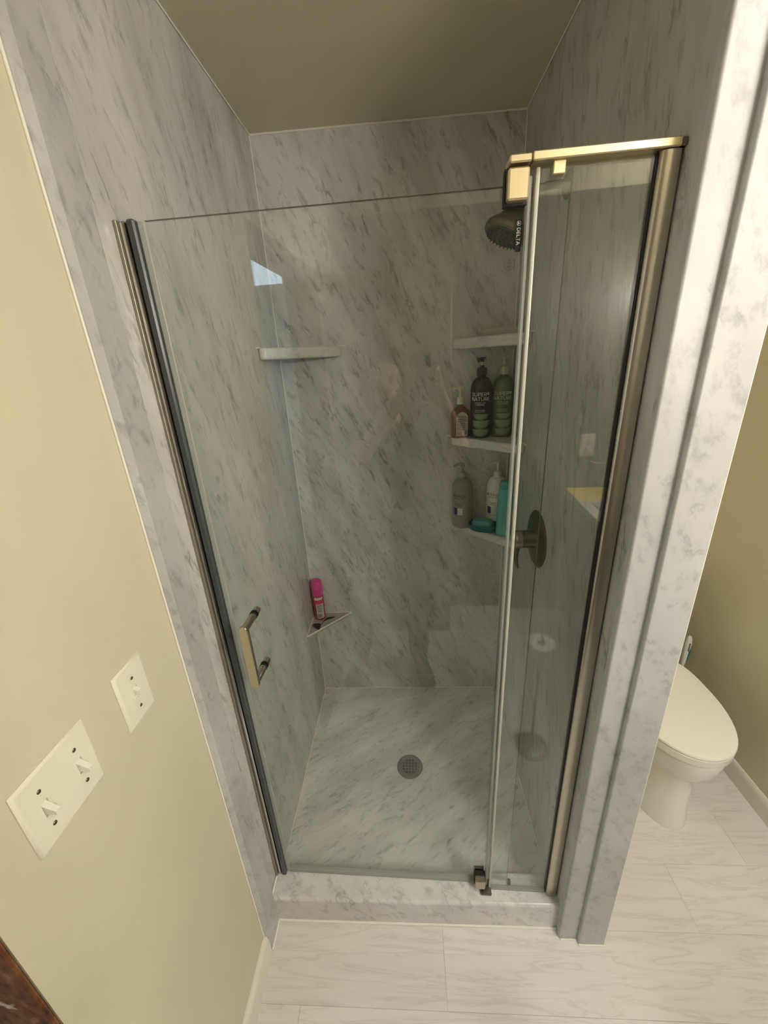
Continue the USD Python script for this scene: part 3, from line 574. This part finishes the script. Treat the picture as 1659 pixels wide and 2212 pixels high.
# razor
rz = thing('razor', 'black and silver shaving razor lying before the magenta can', 'razor', (0.058, 0.838, 0.5535), 0.86)
M['razor_grey'] = plain('razor_grey', (190, 188, 178), 0.3, 0.5)
k = np.linspace(0, 1, 12)
hp = [(-0.012+0.082*x, 0.004*math.sin(5*x), 0.004+0.010*math.sin(PI*x)) for x in k]
obj('handle', tube(hp, 0.003+0.0022*np.sin(PI*k)**2+0.0008*k, 12), M['black'], rz)
obj('handle_inlay', tube([(x, y, z+0.0028) for x, y, z in hp], 0.0022+0.0006*np.sin(PI*k), 10), M['razor_grey'], rz, label='silver inlay')
obj('head', hull([(-0.042, -0.021, 0.003), (-0.042, 0.021, 0.003), (-0.030, -0.019, 0.013), (-0.030, 0.019, 0.013), (-0.010, -0.005, 0.009), (-0.010, 0.005, 0.009), (-0.042, -0.021, 0.010), (-0.042, 0.021, 0.010), (-0.030, -0.02, 0.001), (-0.030, 0.02, 0.001), (-0.010, 0, 0.003)]), M['black'], rz)

# ------------------------------------------------------------------ shower head and valve
sh = thing('shower_sprayer', 'dark nickel bell-shaped shower head on an arm from the right wall', 'shower head')
obj('wall_flange', lathe([(0, 0), (0.031, 0), (0.030, 0.004), (0.020, 0.010), (0.0125, 0.013), (0, 0.013)], 40, (W, 0.505, 2.102), (-1, 0, 0)), M['nickel_dark'], sh)
arm = [(W-0.005, 0.505, 2.102), (W-0.03, 0.508, 2.105), (W-0.055, 0.512, 2.104), (W-0.080, 0.517, 2.098), (W-0.098, 0.520, 2.089), (W-0.114, 0.522, 2.083)]
obj('arm', tube(arm, 0.0095, 16), M['nickel_dark'], sh)
ax = np.array([-0.42, -0.10, -0.90]); ax /= np.linalg.norm(ax); top = np.array([W-0.112, 0.522, 2.086])
obj('ball_joint', lathe([(0, -0.004), (0.012, -0.002), (0.0145, 0.006), (0.013, 0.014), (0, 0.016)], 24, top, ax), M['nickel_dark'], sh)
KB = 1.12
bell = [(0, 0.008), (0.013, 0.008), (0.017, 0.014), (0.021, 0.026), (0.027, 0.040), (0.036, 0.052), (0.045, 0.060), (0.050, 0.066), (0.0515, 0.073), (0.050, 0.080), (0.046, 0.083), (0, 0.083)]
M['head_metal'] = plain('head_metal', (120, 116, 98), 0.34, 0.9)
obj('bell', lathe([(a*KB, b*KB) for a, b in bell], 48, top, ax), M['head_metal'], sh)
obj('face_plate', lathe([(a*KB, b*KB) for a, b in [(0, 0.0825), (0.044, 0.0825), (0.043, 0.0855), (0.020, 0.087), (0, 0.087)]], 48, top, ax), plain('face_grey', (64, 62, 52), 0.5), sh)
e1 = np.cross(ax, [0, 1, 0]); e1 /= np.linalg.norm(e1); e2 = np.cross(ax, e1); M['nozzle'] = plain('nozzle_rubber', (46, 44, 34), 0.6)
nz = []
for rr, n, ph0 in ((0.040, 26, 0), (0.031, 14, .2), (0.021, 10, .1), (0.010, 5, 0)):
    for j in range(n):
        a = ph0+2*PI*j/n; c = top+ax*0.084*KB+rr*KB*(math.cos(a)*e1+math.sin(a)*e2)
        nz.append(cyl(c, c+ax*0.0065, 0.0021, 8, 0.0014))
setd(obj('nozzles', nz, M['nozzle'], sh), kind='stuff')

vl = thing('shower_valve', 'round brushed nickel valve trim with lever on the right shower wall', 'faucet valve', (W, 0.500, 1.134))
obj('escutcheon', lathe([(0, 0), (0.096, 0), (0.096, 0.002), (0.088, 0.006), (0.045, 0.009), (0, 0.0095)], 64, (0, 0, 0), (-1, 0, 0)), plain('valve_nickel', (124, 112, 92), 0.3, 1.0), vl)
obj('sleeve', lathe([(0, 0.008), (0.034, 0.008), (0.031, 0.012), (0.0295, 0.050), (0.029, 0.052), (0, 0.052)], 40, (0, 0, 0), (-1, 0, 0)), M['nickel_dark'], vl)
obj('cap', lathe([(0, 0.053), (0.0305, 0.053), (0.031, 0.055), (0.031, 0.070), (0.029, 0.074), (0, 0.075)], 40, (0, 0, 0), (-1, 0, 0)), M['nickel'], vl)
obj('groove_ring', lathe([(0, 0.0515), (0.0275, 0.0515), (0.0275, 0.0535), (0, 0.0535)], 32, (0, 0, 0), (-1, 0, 0)), M['gasket'], vl)
lv = []
for k in range(12):
    x = k/11; c = np.array([-0.062-0.004*math.sin(PI*x)+0.010*x*x-0.006*x, -0.004*x, -0.018-0.086*x]); w, th = 0.012-0.004*x, 0.012-0.0070*x
    aa = np.arange(16)*2*PI/16; lv.append(c+np.c_[th*np.cos(aa), w*np.sin(aa), 0*aa])
lv.append(lv[-1].mean(0)+np.c_[0.0015*np.cos(aa), 0.004*np.sin(aa), 0*aa]-np.array([0, 0, 0.004]))
obj('lever', loft(lv), M['nickel_dark'], vl)

# ------------------------------------------------------------------ switch plates on the left wall (x = 0)
def switch_plate(y0, ztop, w, gangs, label, stub):
    hgt = 0.1143; t = thing('switch_plate', label, 'light switch', (0, y0, ztop-hgt))
    cuts = [bx((-0.01, w*(g+0.5)/gangs-0.0052, hgt/2-0.012), (0.02, w*(g+0.5)/gangs+0.0052, hgt/2+0.012)) for g in range(gangs)]
    P = []
    for x, ins in ((0.0005, 0.0), (0.002, 0.0), (0.0045, 0.0022), (0.0060, 0.0055)):
        for yy in (ins, w-ins):
            for zz in (ins, hgt-ins): P.append((x, yy, zz))
    obj('plate', diff(hull(P), cuts), M['ivory_plastic'], t, smooth=25)
    for g in range(gangs):
        yc = w*(g+0.5)/gangs
        obj('toggle_frame', bx((0.0005, yc-0.0050, hgt/2-0.0118), (0.0035, yc+0.0050, hgt/2+0.0118), 0.0005), M['white_plastic'], t)
        L = 0.010 if stub else 0.017
        up = 0.004 if not stub else 0.001
        obj('toggle', hull([(0.003, yc+s*0.0042, hgt/2+zz) for s in (-1, 1) for zz in (-0.006-0.4*up, 0.009)]+[(0.003+L, yc+s*0.0034, hgt/2+zz) for s in (-1, 1) for zz in (-0.0085 if not stub else -0.001, -0.0025 if not stub else 0.005)]), M['white_plastic'], t)
        for z in (hgt/2-0.030, hgt/2+0.030):
            s = obj('screw', diff(lathe([(0, 0.0055), (0.0030, 0.0055), (0.0030, 0.0063), (0.002, 0.0072), (0, 0.0074)], 16, (0, yc, z), (1, 0, 0)), [bx((0.0066, yc-0.005, z-0.0005), (0.01, yc+0.005, z+0.0005))]), M['screw'], t)
switch_plate(-0.4341, 1.2557, 0.116, 2, 'wide ivory double switch plate with two toggles, nearest the camera', False)
switch_plate(-0.252, 1.2614, 0.0699, 1, 'single ivory switch plate with one toggle, nearer the shower trim', True)

# ------------------------------------------------------------------ toilet
TX0, TY0 = 1.468, 0.0
tl = thing('toilet', 'white elongated toilet with closed lid behind the partition', 'toilet', (TX0, TY0, 0))
def egg(y0, y1, hw, z, n=56, cx=0.0, blunt=2.0, back=0.86):
    """outline: round front at y0, widest at about 60 %, slightly narrower back at y1"""
    P = []; ym = y0+(y1-y0)*0.56
    for a in np.linspace(-PI/2, PI/2, n//2):
        ca, sa = math.cos(a), math.sin(a); P.append((cx+hw*np.sign(sa)*abs(sa)**(2/2.15), ym-(ym-y0)*abs(ca)**(2/blunt), z))
    for s in np.linspace(0, 1, n//2)[1:-1]:
        a = s*PI; ca, sa = math.cos(a), math.sin(a); P.append((cx+hw*(back+(1-back)*abs(ca))*np.sign(ca)*abs(ca)**(0.45), ym+(y1-ym)*abs(sa)**0.55, z))
    return np.array(P)
Y0 = 0.243
lid = [egg(Y0+0.003, 0.737, 0.178, 0.4245), egg(Y0, 0.74, 0.181, 0.426), egg(Y0, 0.74, 0.181, 0.431), egg(Y0+0.003, 0.737, 0.179, 0.4345), egg(Y0+0.02, 0.72, 0.163, 0.437), egg(Y0+0.09, 0.66, 0.10, 0.4385)]
obj('lid', loft(lid), M['toilet_seat'], tl, smooth=40)
seat = [egg(Y0+0.006, 0.735, 0.174, 0.3895), egg(Y0+0.002, 0.738, 0.179, 0.392), egg(Y0+0.001, 0.738, 0.180, 0.4195), egg(Y0+0.005, 0.735, 0.176, 0.4225)]
obj('seat', loft(seat), M['toilet_seat'], tl, smooth=40)
def ped(y0, y1, hw, z, cx=0.0): return egg(y0, y1, hw, z, cx=cx, blunt=2.6, back=0.95)
bowl = [ped(0.288, 0.92, 0.118, 0.0005, -0.014), ped(0.288, 0.92, 0.118, 0.02, -0.014), ped(0.296, 0.92, 0.105, 0.10, -0.015), ped(0.302, 0.92, 0.103, 0.19, -0.012), ped(0.305, 0.92, 0.106, 0.225, -0.010)]
bowl += [egg(0.292, 0.92, 0.125, 0.258, cx=-0.006), egg(0.268, 0.92, 0.148, 0.290, cx=-0.003), egg(0.255, 0.92, 0.165, 0.325), egg(Y0+0.004, 0.92, 0.174, 0.362), egg(Y0+0.003, 0.92, 0.177, 0.383), egg(Y0+0.006, 0.918, 0.174, 0.3875)]
obj('bowl', loft(bowl), M['porcelain'], tl, smooth=50)
obj('tank', bx((-0.19, 0.772, 0.392), (0.19, 0.972, 0.745), 0.03, 3), M['porcelain'], tl)
obj('tank_lid', bx((-0.20, 0.762, 0.746), (0.20, 0.977, 0.782), 0.014, 3), M['porcelain'], tl)
fh = obj('flush_handle', [cyl((-0.13, 0.772, 0.68), (-0.13, 0.752, 0.68), 0.011, 16), hull([(-0.135, 0.757, 0.672), (-0.135, 0.757, 0.688), (-0.135, 0.750, 0.68), (-0.07, 0.757, 0.670), (-0.07, 0.757, 0.682), (-0.07, 0.751, 0.676)])], M['chrome'], tl)
for s in (-1, 1): obj('hinge_cap', bx((s*0.075-0.018, 0.728, 0.412), (s*0.075+0.018, 0.765, 0.436), 0.006, 2), M['toilet_seat'], tl)
tb = thing('toilet_brush', 'white and teal toilet brush standing between toilet and right wall', 'toilet brush', (1.769, 0.842, 0))
M['brush_teal'] = plain('brush_teal', (0, 120, 140), 0.35)
obj('holder', lathe([(0, 0), (0.036, 0), (0.038, 0.006), (0.034, 0.10), (0.035, 0.12), (0.031, 0.12), (0.026, 0.03), (0, 0.03)], 32), M['white_plastic'], tb)
obj('stem', tube([(0, 0, 0.03), (0, 0, 0.30)], 0.007, 12), M['white_plastic'], tb)
obj('grip', loft([np.c_[0.0115*w*np.cos(np.arange(20)*PI/10), 0.011*w*np.sin(np.arange(20)*PI/10), np.full(20, z)] for z, w in ((0.28, 0.6), (0.31, 0.9), (0.365, 1.15), (0.41, 1.25), (0.438, 1.0), (0.450, 0.5))]), M['white_plastic'], tb)
obj('grip_side', loft([np.c_[0.006+0.0080*w*np.cos(np.arange(20)*PI/10), 0.0115*w*np.sin(np.arange(20)*PI/10), np.full(20, z)] for z, w in ((0.29, 0.5), (0.33, 1.0), (0.37, 1.2), (0.405, 0.7))]), M['brush_teal'], tb, label='teal side of the grip')
obj('grip_slot', bx((-0.0045, -0.0165, 0.375), (0.0015, -0.010, 0.420), 0.002), plain('slot_grey', (130, 126, 116), 0.6), tb)

# ------------------------------------------------------------------ behind the camera: seen as reflections in the glass
VX, VE = 1.372, -0.68
va = thing('vanity', 'dark grey vanity cabinet against the right wall behind the camera', 'cabinet')
M['vanity'] = plain('vanity_grey', (92, 92, 94), 0.5)
obj('carcass', bx((VX+0.03, RY+0.002, 0.08), (RX-0.001, VE-0.012, 0.868), 0.002), M['vanity'], va)
obj('toe_kick', bx((VX+0.09, RY+0.002, 0.0), (RX-0.001, VE-0.02, 0.08)), M['gasket'], va)
for k in range(3):
    ya = RY+0.02+k*(VE-RY-0.04)/3; yb = ya+(VE-RY-0.04)/3-0.006
    d = obj('door', bx((VX+0.012, ya, 0.10), (VX+0.030, yb, 0.86), 0.003), M['vanity'], va)
    obj('handle', cyl((VX-0.008, yb-0.05, 0.55), (VX-0.008, yb-0.05, 0.68), 0.005, 10), M['nickel'], d)
ct = thing('countertop', 'white vanity countertop with a rounded front corner', 'countertop')
cp = Polygon([(VX, RY+0.001), (RX-0.001, RY+0.001), (RX-0.001, VE), (VX+0.08, VE), (VX+0.08, VE-0.08), (VX, VE-0.08)]).union(Point(VX+0.08, VE-0.08).buffer(0.08, quad_segs=12))
obj('slab', prism(cp, 0.868, 0.905), plain('counter_white', (226, 222, 212), 0.3), ct, smooth=30)
mt = thing('counter_mat', 'flat grey mat on the vanity countertop', 'mat')
obj('mat', bx((VX+0.06, -1.42, 0.905), (RX-0.05, -0.90, 0.909), 0.001), plain('mat_grey', (150, 148, 142), 0.6), mt)
ps = thing('yellow_paper', 'yellow printed sheet at the back of the countertop', 'paper', (0, 0, 0.9095))
obj('sheet', bx((VX+0.006, RY+0.012, 0.0), (VX+0.32, -1.415, 0.0006)), plain('paper_yellow', (250, 218, 84), 0.7), ps)
M['ink'] = plain('paper_ink', (150, 126, 62), 0.8)
obj('printed_lines', [bx((VX+0.06+0.018*i, RY+0.03, 0.0006), (VX+0.064+0.018*i, -1.44-0.05*(i % 3 == 1), 0.0008)) for i in range(13)], M['ink'], ps)
obj('printed_mark', ringmesh(0.014, 0.005, 0.0008).apply_translation((VX+0.20, RY+0.06, 0.0003)), M['label_ink'], ps)
pp = thing('white_paper', 'small white sheet under the yellow one', 'paper', (0, 0, 0.9092))
obj('sheet', bx((VX+0.005, -1.45, 0.0), (VX+0.12, -1.385, 0.0003)), plain('paper_white', (236, 234, 226), 0.7), pp)
ou = thing('outlet_plate', 'white outlet plate with a plug on the rear wall over the counter', 'outlet', (1.475, RY, 1.175))
obj('plate', hull([(sx*(0.042-i), y, sz*(0.067-i)) for y, i in ((0.0005, 0), (0.003, 0), (0.006, 0.005)) for sx in (-1, 1) for sz in (-1, 1)]), M['white_plastic'], ou)
obj('receptacle', bx((-0.017, 0.004, -0.034), (0.017, 0.0075, 0.034), 0.001), plain('receptacle_white', (224, 220, 208), 0.35), ou)
for z in (0.018,):
    for x in (-0.006, 0.006): obj('slot', bx((x-0.001, 0.0070, z-0.004), (x+0.001, 0.0080, z+0.004)), M['gasket'], ou)
obj('button', bx((-0.007, 0.0070, -0.006), (0.007, 0.0085, -0.002), 0.0005), M['gasket'], ou)
obj('button', bx((-0.007, 0.0070, 0.002), (0.007, 0.0085, 0.006), 0.0005), M['gasket'], ou)
pg = thing('power_plug', 'white plug with its cord in the outlet', 'plug', (1.475, RY, 1.175))
obj('plug_body', hull([(x, y, z) for y, k in ((0.0078, 1.0), (0.034, 0.7)) for x in (-0.013*k, 0.013*k) for z in (-0.018-0.012*k, -0.018+0.012*k)]), M['white_plastic'], pg)
obj('cord', tube([(0, 0.034, -0.02), (0.004, 0.040, -0.04), (0.012, 0.03, -0.07), (0.025, 0.02, -0.095), (0.05, 0.014, -0.108), (0.10, 0.012, -0.112), (0.2, 0.012, -0.116), (0.32, 0.012, -0.12)], 0.0028, 8), M['white_plastic'], pg)
ts = thing('paper_stand', 'slim dark toilet paper stand on the floor', 'toilet paper holder', (0.985, -0.565, 0))
obj('base', lathe([(0, 0), (0.07, 0), (0.07, 0.01), (0.06, 0.014), (0, 0.014)], 36), M['nickel_dark'], ts)
obj('pole', cyl((0, 0, 0.012), (0, 0, 0.625), 0.006, 14), M['nickel_dark'], ts)
obj('rest', lathe([(0, 0.49), (0.03, 0.49), (0.03, 0.494), (0, 0.494)], 28), M['nickel_dark'], ts)
rl = thing('toilet_roll', 'white toilet paper roll on the slim stand', 'toilet paper', (0.985, -0.565, 0.4945))
roll = diff(lathe([(0, 0), (0.052, 0), (0.053, 0.002), (0.053, 0.098), (0.052, 0.1), (0, 0.1)], 40), [cyl((0, 0, -1), (0, 0, 1), 0.020, 28)])
obj('paper', roll, plain('tissue', (240, 238, 230), 0.9), rl)
# vanity light: nickel bar with three glowing glass globes on the right wall
vlight = thing('vanity_light', 'nickel wall light with three warm glowing globes over the vanity', 'lamp', (RX, -1.25, 1.98))
obj('back_bar', bx((-0.028, -0.43, -0.045), (-0.001, 0.43, 0.045), 0.006, 2), M['nickel'], vlight)
M['globe'] = mat('lit_globe', {'e': ('emission', {'color': BULB_COLOR, 'strength': BULB_STRENGTH})}, surface='e.emission')
for y in (-0.30, -0.10, 0.10):
    obj('arm', cyl((-0.028, y, 0), (-0.085, y, 0), 0.012, 16), M['nickel'], vlight)
    obj('globe', trimesh.creation.icosphere(subdivisions=3, radius=0.055).apply_translation((-0.135, y, 0)), M['globe'], vlight, smooth=True)
cl = thing('ceiling_light', 'round flush ceiling light with a glowing white glass bowl behind the camera', 'lamp', (1.42, -0.50, ZC))
obj('base_ring', lathe([(0, 0), (0.150, 0), (0.150, -0.018), (0.140, -0.022), (0, -0.022)], 48), M['nickel'], cl)
M['bowl_glow'] = mat('lit_bowl', {'e': ('emission', {'color': BULB_COLOR, 'strength': CEIL_STRENGTH})}, surface='e.emission')
obj('glass_bowl', lathe([(0, -0.075)]+[(0.138*math.sin(a), -0.022-0.053*math.cos(a)) for a in np.linspace(0.15, PI/2, 10)]+[(0, -0.022)], 48), M['bowl_glow'], cl, smooth=True)
mr = thing('vanity_mirror', 'frameless wall mirror over the vanity', 'mirror')
obj('mirror_glass', bx((RX-0.006, -1.60, 1.05), (RX-0.001, -0.75, 1.80), 0.001), plain('mirror_silver', (235, 238, 236), 0.02, 1.0), mr)

# ------------------------------------------------------------------ the person taking the picture, faintly mirrored in the glass
def bones(segs, smooth_len=0.012, it=12):
    """one surface: the union of the hulls of spheres at each segment's two joints"""
    out = manifold3d.Manifold()
    for a, ra, b, rb in segs:
        S = manifold3d.Manifold.sphere
        out += manifold3d.Manifold.batch_hull([S(ra, 20).translate(tuple(map(float, a))), S(rb, 20).translate(tuple(map(float, b)))])
    m = tm(out.refine_to_length(smooth_len)); m.merge_vertices()
    trimesh.smoothing.filter_taubin(m, iterations=it); return m
V = lambda *a: np.array(a, float)
cy, sy, cp, sp_ = math.cos(YAW), math.sin(YAW), math.cos(PITCH), math.sin(PITCH)
FW = V(sy*cp, cy*cp, sp_); RT = V(cy, -sy, 0); UP = np.cross(RT, FW); _c, _s = math.cos(ROLL), math.sin(ROLL); RT, UP = _c*RT+_s*UP, -_s*RT+_c*UP
PC = CAM-0.013*FW-0.052*UP+0.018*RT                                  # centre of the phone
hip, chest, neck0, head = V(.33, -1.09, .96), V(.33, -1.11, 1.30), V(.33, -1.10, 1.46), V(.335, -1.07, 1.615)
sh = {1: V(.505, -1.10, 1.415), -1: V(.155, -1.10, 1.415)}; el = {1: V(.675, -.93, 1.33), -1: V(.225, -.87, 1.315)}
edge = {k: PC+k*0.036*RT-0.025*UP for k in (1, -1)}
wr_ = {k: edge[k]+k*0.034*RT-0.078*UP-0.032*FW for k in (1, -1)}
hj = {1: V(.42, -1.09, .92), -1: V(.24, -1.09, .92)}; kn_ = {1: V(.455, -1.03, .50), -1: V(.165, -1.02, .50)}; an = {1: V(.455, -1.04, .085), -1: V(.115, -1.02, .085)}; toe = {1: V(.505, -.865, .03), -1: V(.085, -.855, .03)}
ps_ = thing('person', 'person in a dark top and grey trousers holding up a phone, mirrored in the glass', 'person')
seg = [(hip, .125, hip+V(0, 0, .12), .118), (hip+V(0, 0, .12), .118, chest, .128), (chest, .125, neck0, .060), (neck0, .054, head-V(0, .0, .05), .055)]
for k in (1, -1):
    seg += [(chest+V(k*.08, 0, .03), .10, sh[k], .058), (sh[k], .055, el[k], .040), (el[k], .040, wr_[k], .027), (hip+V(k*.06, 0, 0), .105, hj[k], .092), (hj[k], .090, kn_[k], .060), (kn_[k], .060, kn_[k]*.7+an[k]*.3+V(0, -.02, 0), .058), (kn_[k]*.7+an[k]*.3+V(0, -.02, 0), .058, an[k], .038), (an[k], .040, toe[k]*.3+an[k]*.7-V(0, 0, .03), .036), (an[k]-V(0, .025, .04), .034, toe[k], .027)]
    seg += [(wr_[k], .026, edge[k]+k*.024*RT-.030*UP-.022*FW, .020), (wr_[k], .026, edge[k]+k*.022*RT+.026*UP-.014*FW, .014), (edge[k]+k*.024*RT-.030*UP-.022*FW, .018, edge[k]+k*.022*RT+.026*UP-.014*FW, .014)]
    for j, ln in enumerate((.90, 1.0, .95, .78)):                     # four fingers curled round the back of the phone
        b0 = edge[k]+k*.021*RT+(.028-.0195*j)*UP-.010*FW; b1 = edge[k]+k*.016*RT+(.031-.0195*j)*UP+.0135*FW; b2 = b1-k*.026*ln*RT+.002*UP+.003*FW
        seg += [(b0, .0098, b1, .0090), (b1, .0090, b2, .0078)]
    t0, t1, t2 = edge[k]+k*.020*RT-.040*UP-.026*FW, edge[k]+k*.010*RT-.014*UP-.026*FW, edge[k]-k*.010*RT+.008*UP-.017*FW
    seg += [(t0, .0135, t1, .0105), (t1, .0105, t2, .0088)]
# head: skull, jaw, nose, brow, chin, ears
hf = V(0.12, .90, .42); hf /= np.linalg.norm(hf); hf = V(.10, .97, .2); hf /= np.linalg.norm(hf); hr = np.cross(hf, V(0, 0, 1)); hr /= np.linalg.norm(hr); hu = np.cross(hr, hf)
H = lambda r, f, u: head+r*hr+f*hf+u*hu
seg += [(H(0, -.018, .035), .078, H(0, .018, .035), .076), (H(0, .0, .03), .072, H(0, .035, -.055), .048), (H(0, .045, -.075), .026, H(0, .058, -.082), .020), (H(0, .083, .018), .009, H(0, .102, -.022), .012), (H(-.032, .078, .028), .012, H(.032, .078, .028), .012), (H(-.018, .084, -.050), .010, H(.018, .084, -.050), .010)]
for k in (1, -1): seg += [(H(k*.073, -.005, .018), .013, H(k*.074, -.004, -.022), .010), (H(k*.012, .094, -.022), .008, H(k*.008, .094, -.022), .008)]
M['skin'] = plain('skin', (206, 160, 134), 0.5); M['shirt'] = painted('dark_shirt', (40, 42, 48), 300, 0.2, 0.9); M['trousers'] = painted('grey_trousers', (96, 95, 96), 300, 0.2, 0.9); M['shoe'] = plain('dark_slipper', (46, 46, 48), 0.8); M['hair'] = plain('dark_hair', (44, 30, 22), 0.6)
obj('body', bones(seg, 0.009, 8), M['skin'], ps_, smooth=True)
seg = [(hip+V(0, 0, .03), .137, hip+V(0, 0, .12), .132), (hip+V(0, 0, .10), .132, chest, .141), (chest, .138, neck0-V(0, 0, .05), .072)]
for k in (1, -1): seg += [(chest+V(k*.08, 0, .03), .113, sh[k], .071), (sh[k], .070, sh[k]*.42+el[k]*.58, .058)]
obj('shirt', bones(seg, 0.014), M['shirt'], ps_, smooth=True)
seg = [(hip-V(0, 0, .02), .134, hip+V(0, 0, .05), .131)]
for k in (1, -1): seg += [(hip+V(k*.05, 0, 0), .115, hj[k], .104), (hj[k], .104, kn_[k], .076), (kn_[k], .075, an[k]+V(0, 0, .03), .056)]
obj('trousers', bones(seg, 0.016), M['trousers'], ps_, smooth=True)
for k in (1, -1):
    m = bones([(an[k]-V(0, .03, .045), .041, toe[k]+V(0, -.02, .010), .043), (toe[k]+V(-.012, 0, .006), .036, toe[k]+V(.012, 0, .006), .036)], 0.012); m.vertices[:, 2] = np.maximum(m.vertices[:, 2], 0.001)
    obj('slipper', m, M['shoe'], ps_, smooth=True)
obj('hair', bones([(H(0, -.030, .048), .083, H(0, .004, .062), .076), (H(0, -.045, .02), .074, H(0, -.05, -.03), .055), (H(-.03, .03, .085), .045, H(.03, .03, .085), .045)], 0.012), M['hair'], ps_, smooth=True)
for k in (1, -1):
    e = obj('eye', trimesh.creation.icosphere(subdivisions=2, radius=.0115).apply_translation(H(k*.031, .082, .010)), plain('eye_white_%d' % (k+1), (232, 228, 222), 0.2), ps_, smooth=True)
    obj('iris', cyl(H(k*.031, .0920, .010), H(k*.031, .0940, .010), .0055, 16), plain('iris_%d' % (k+1), (60, 40, 26), 0.2), e)
obj('lips', bones([(H(-.020, .0905, -.050), .0045, H(.020, .0905, -.050), .0045), (H(-.014, .0915, -.055), .005, H(.014, .0915, -.055), .005)], 0.004, 4), plain('lips', (170, 98, 88), 0.5), ps_, smooth=True)
phn = thing('phone', 'dark phone held up in both hands of the person behind the camera', 'phone')
pm = rprism(Polygon([(-.026, -.0635), (.026, -.0635), (.026, .0635), (-.026, .0635)]).buffer(.010), -.004, .004, .0015)
PM = np.eye(4); PM[:3, 0], PM[:3, 1], PM[:3, 2], PM[:3, 3] = RT, UP, -FW, PC
obj('casing', xf(pm, M=PM), M['black'], phn)
obj('screen', xf(rprism(Polygon([(-.0245, -.062), (.0245, -.062), (.0245, .062), (-.0245, .062)]).buffer(.008), .0040, .0044, .0001, 1), M=PM), plain('screen_glass', (30, 32, 36), 0.1), phn)
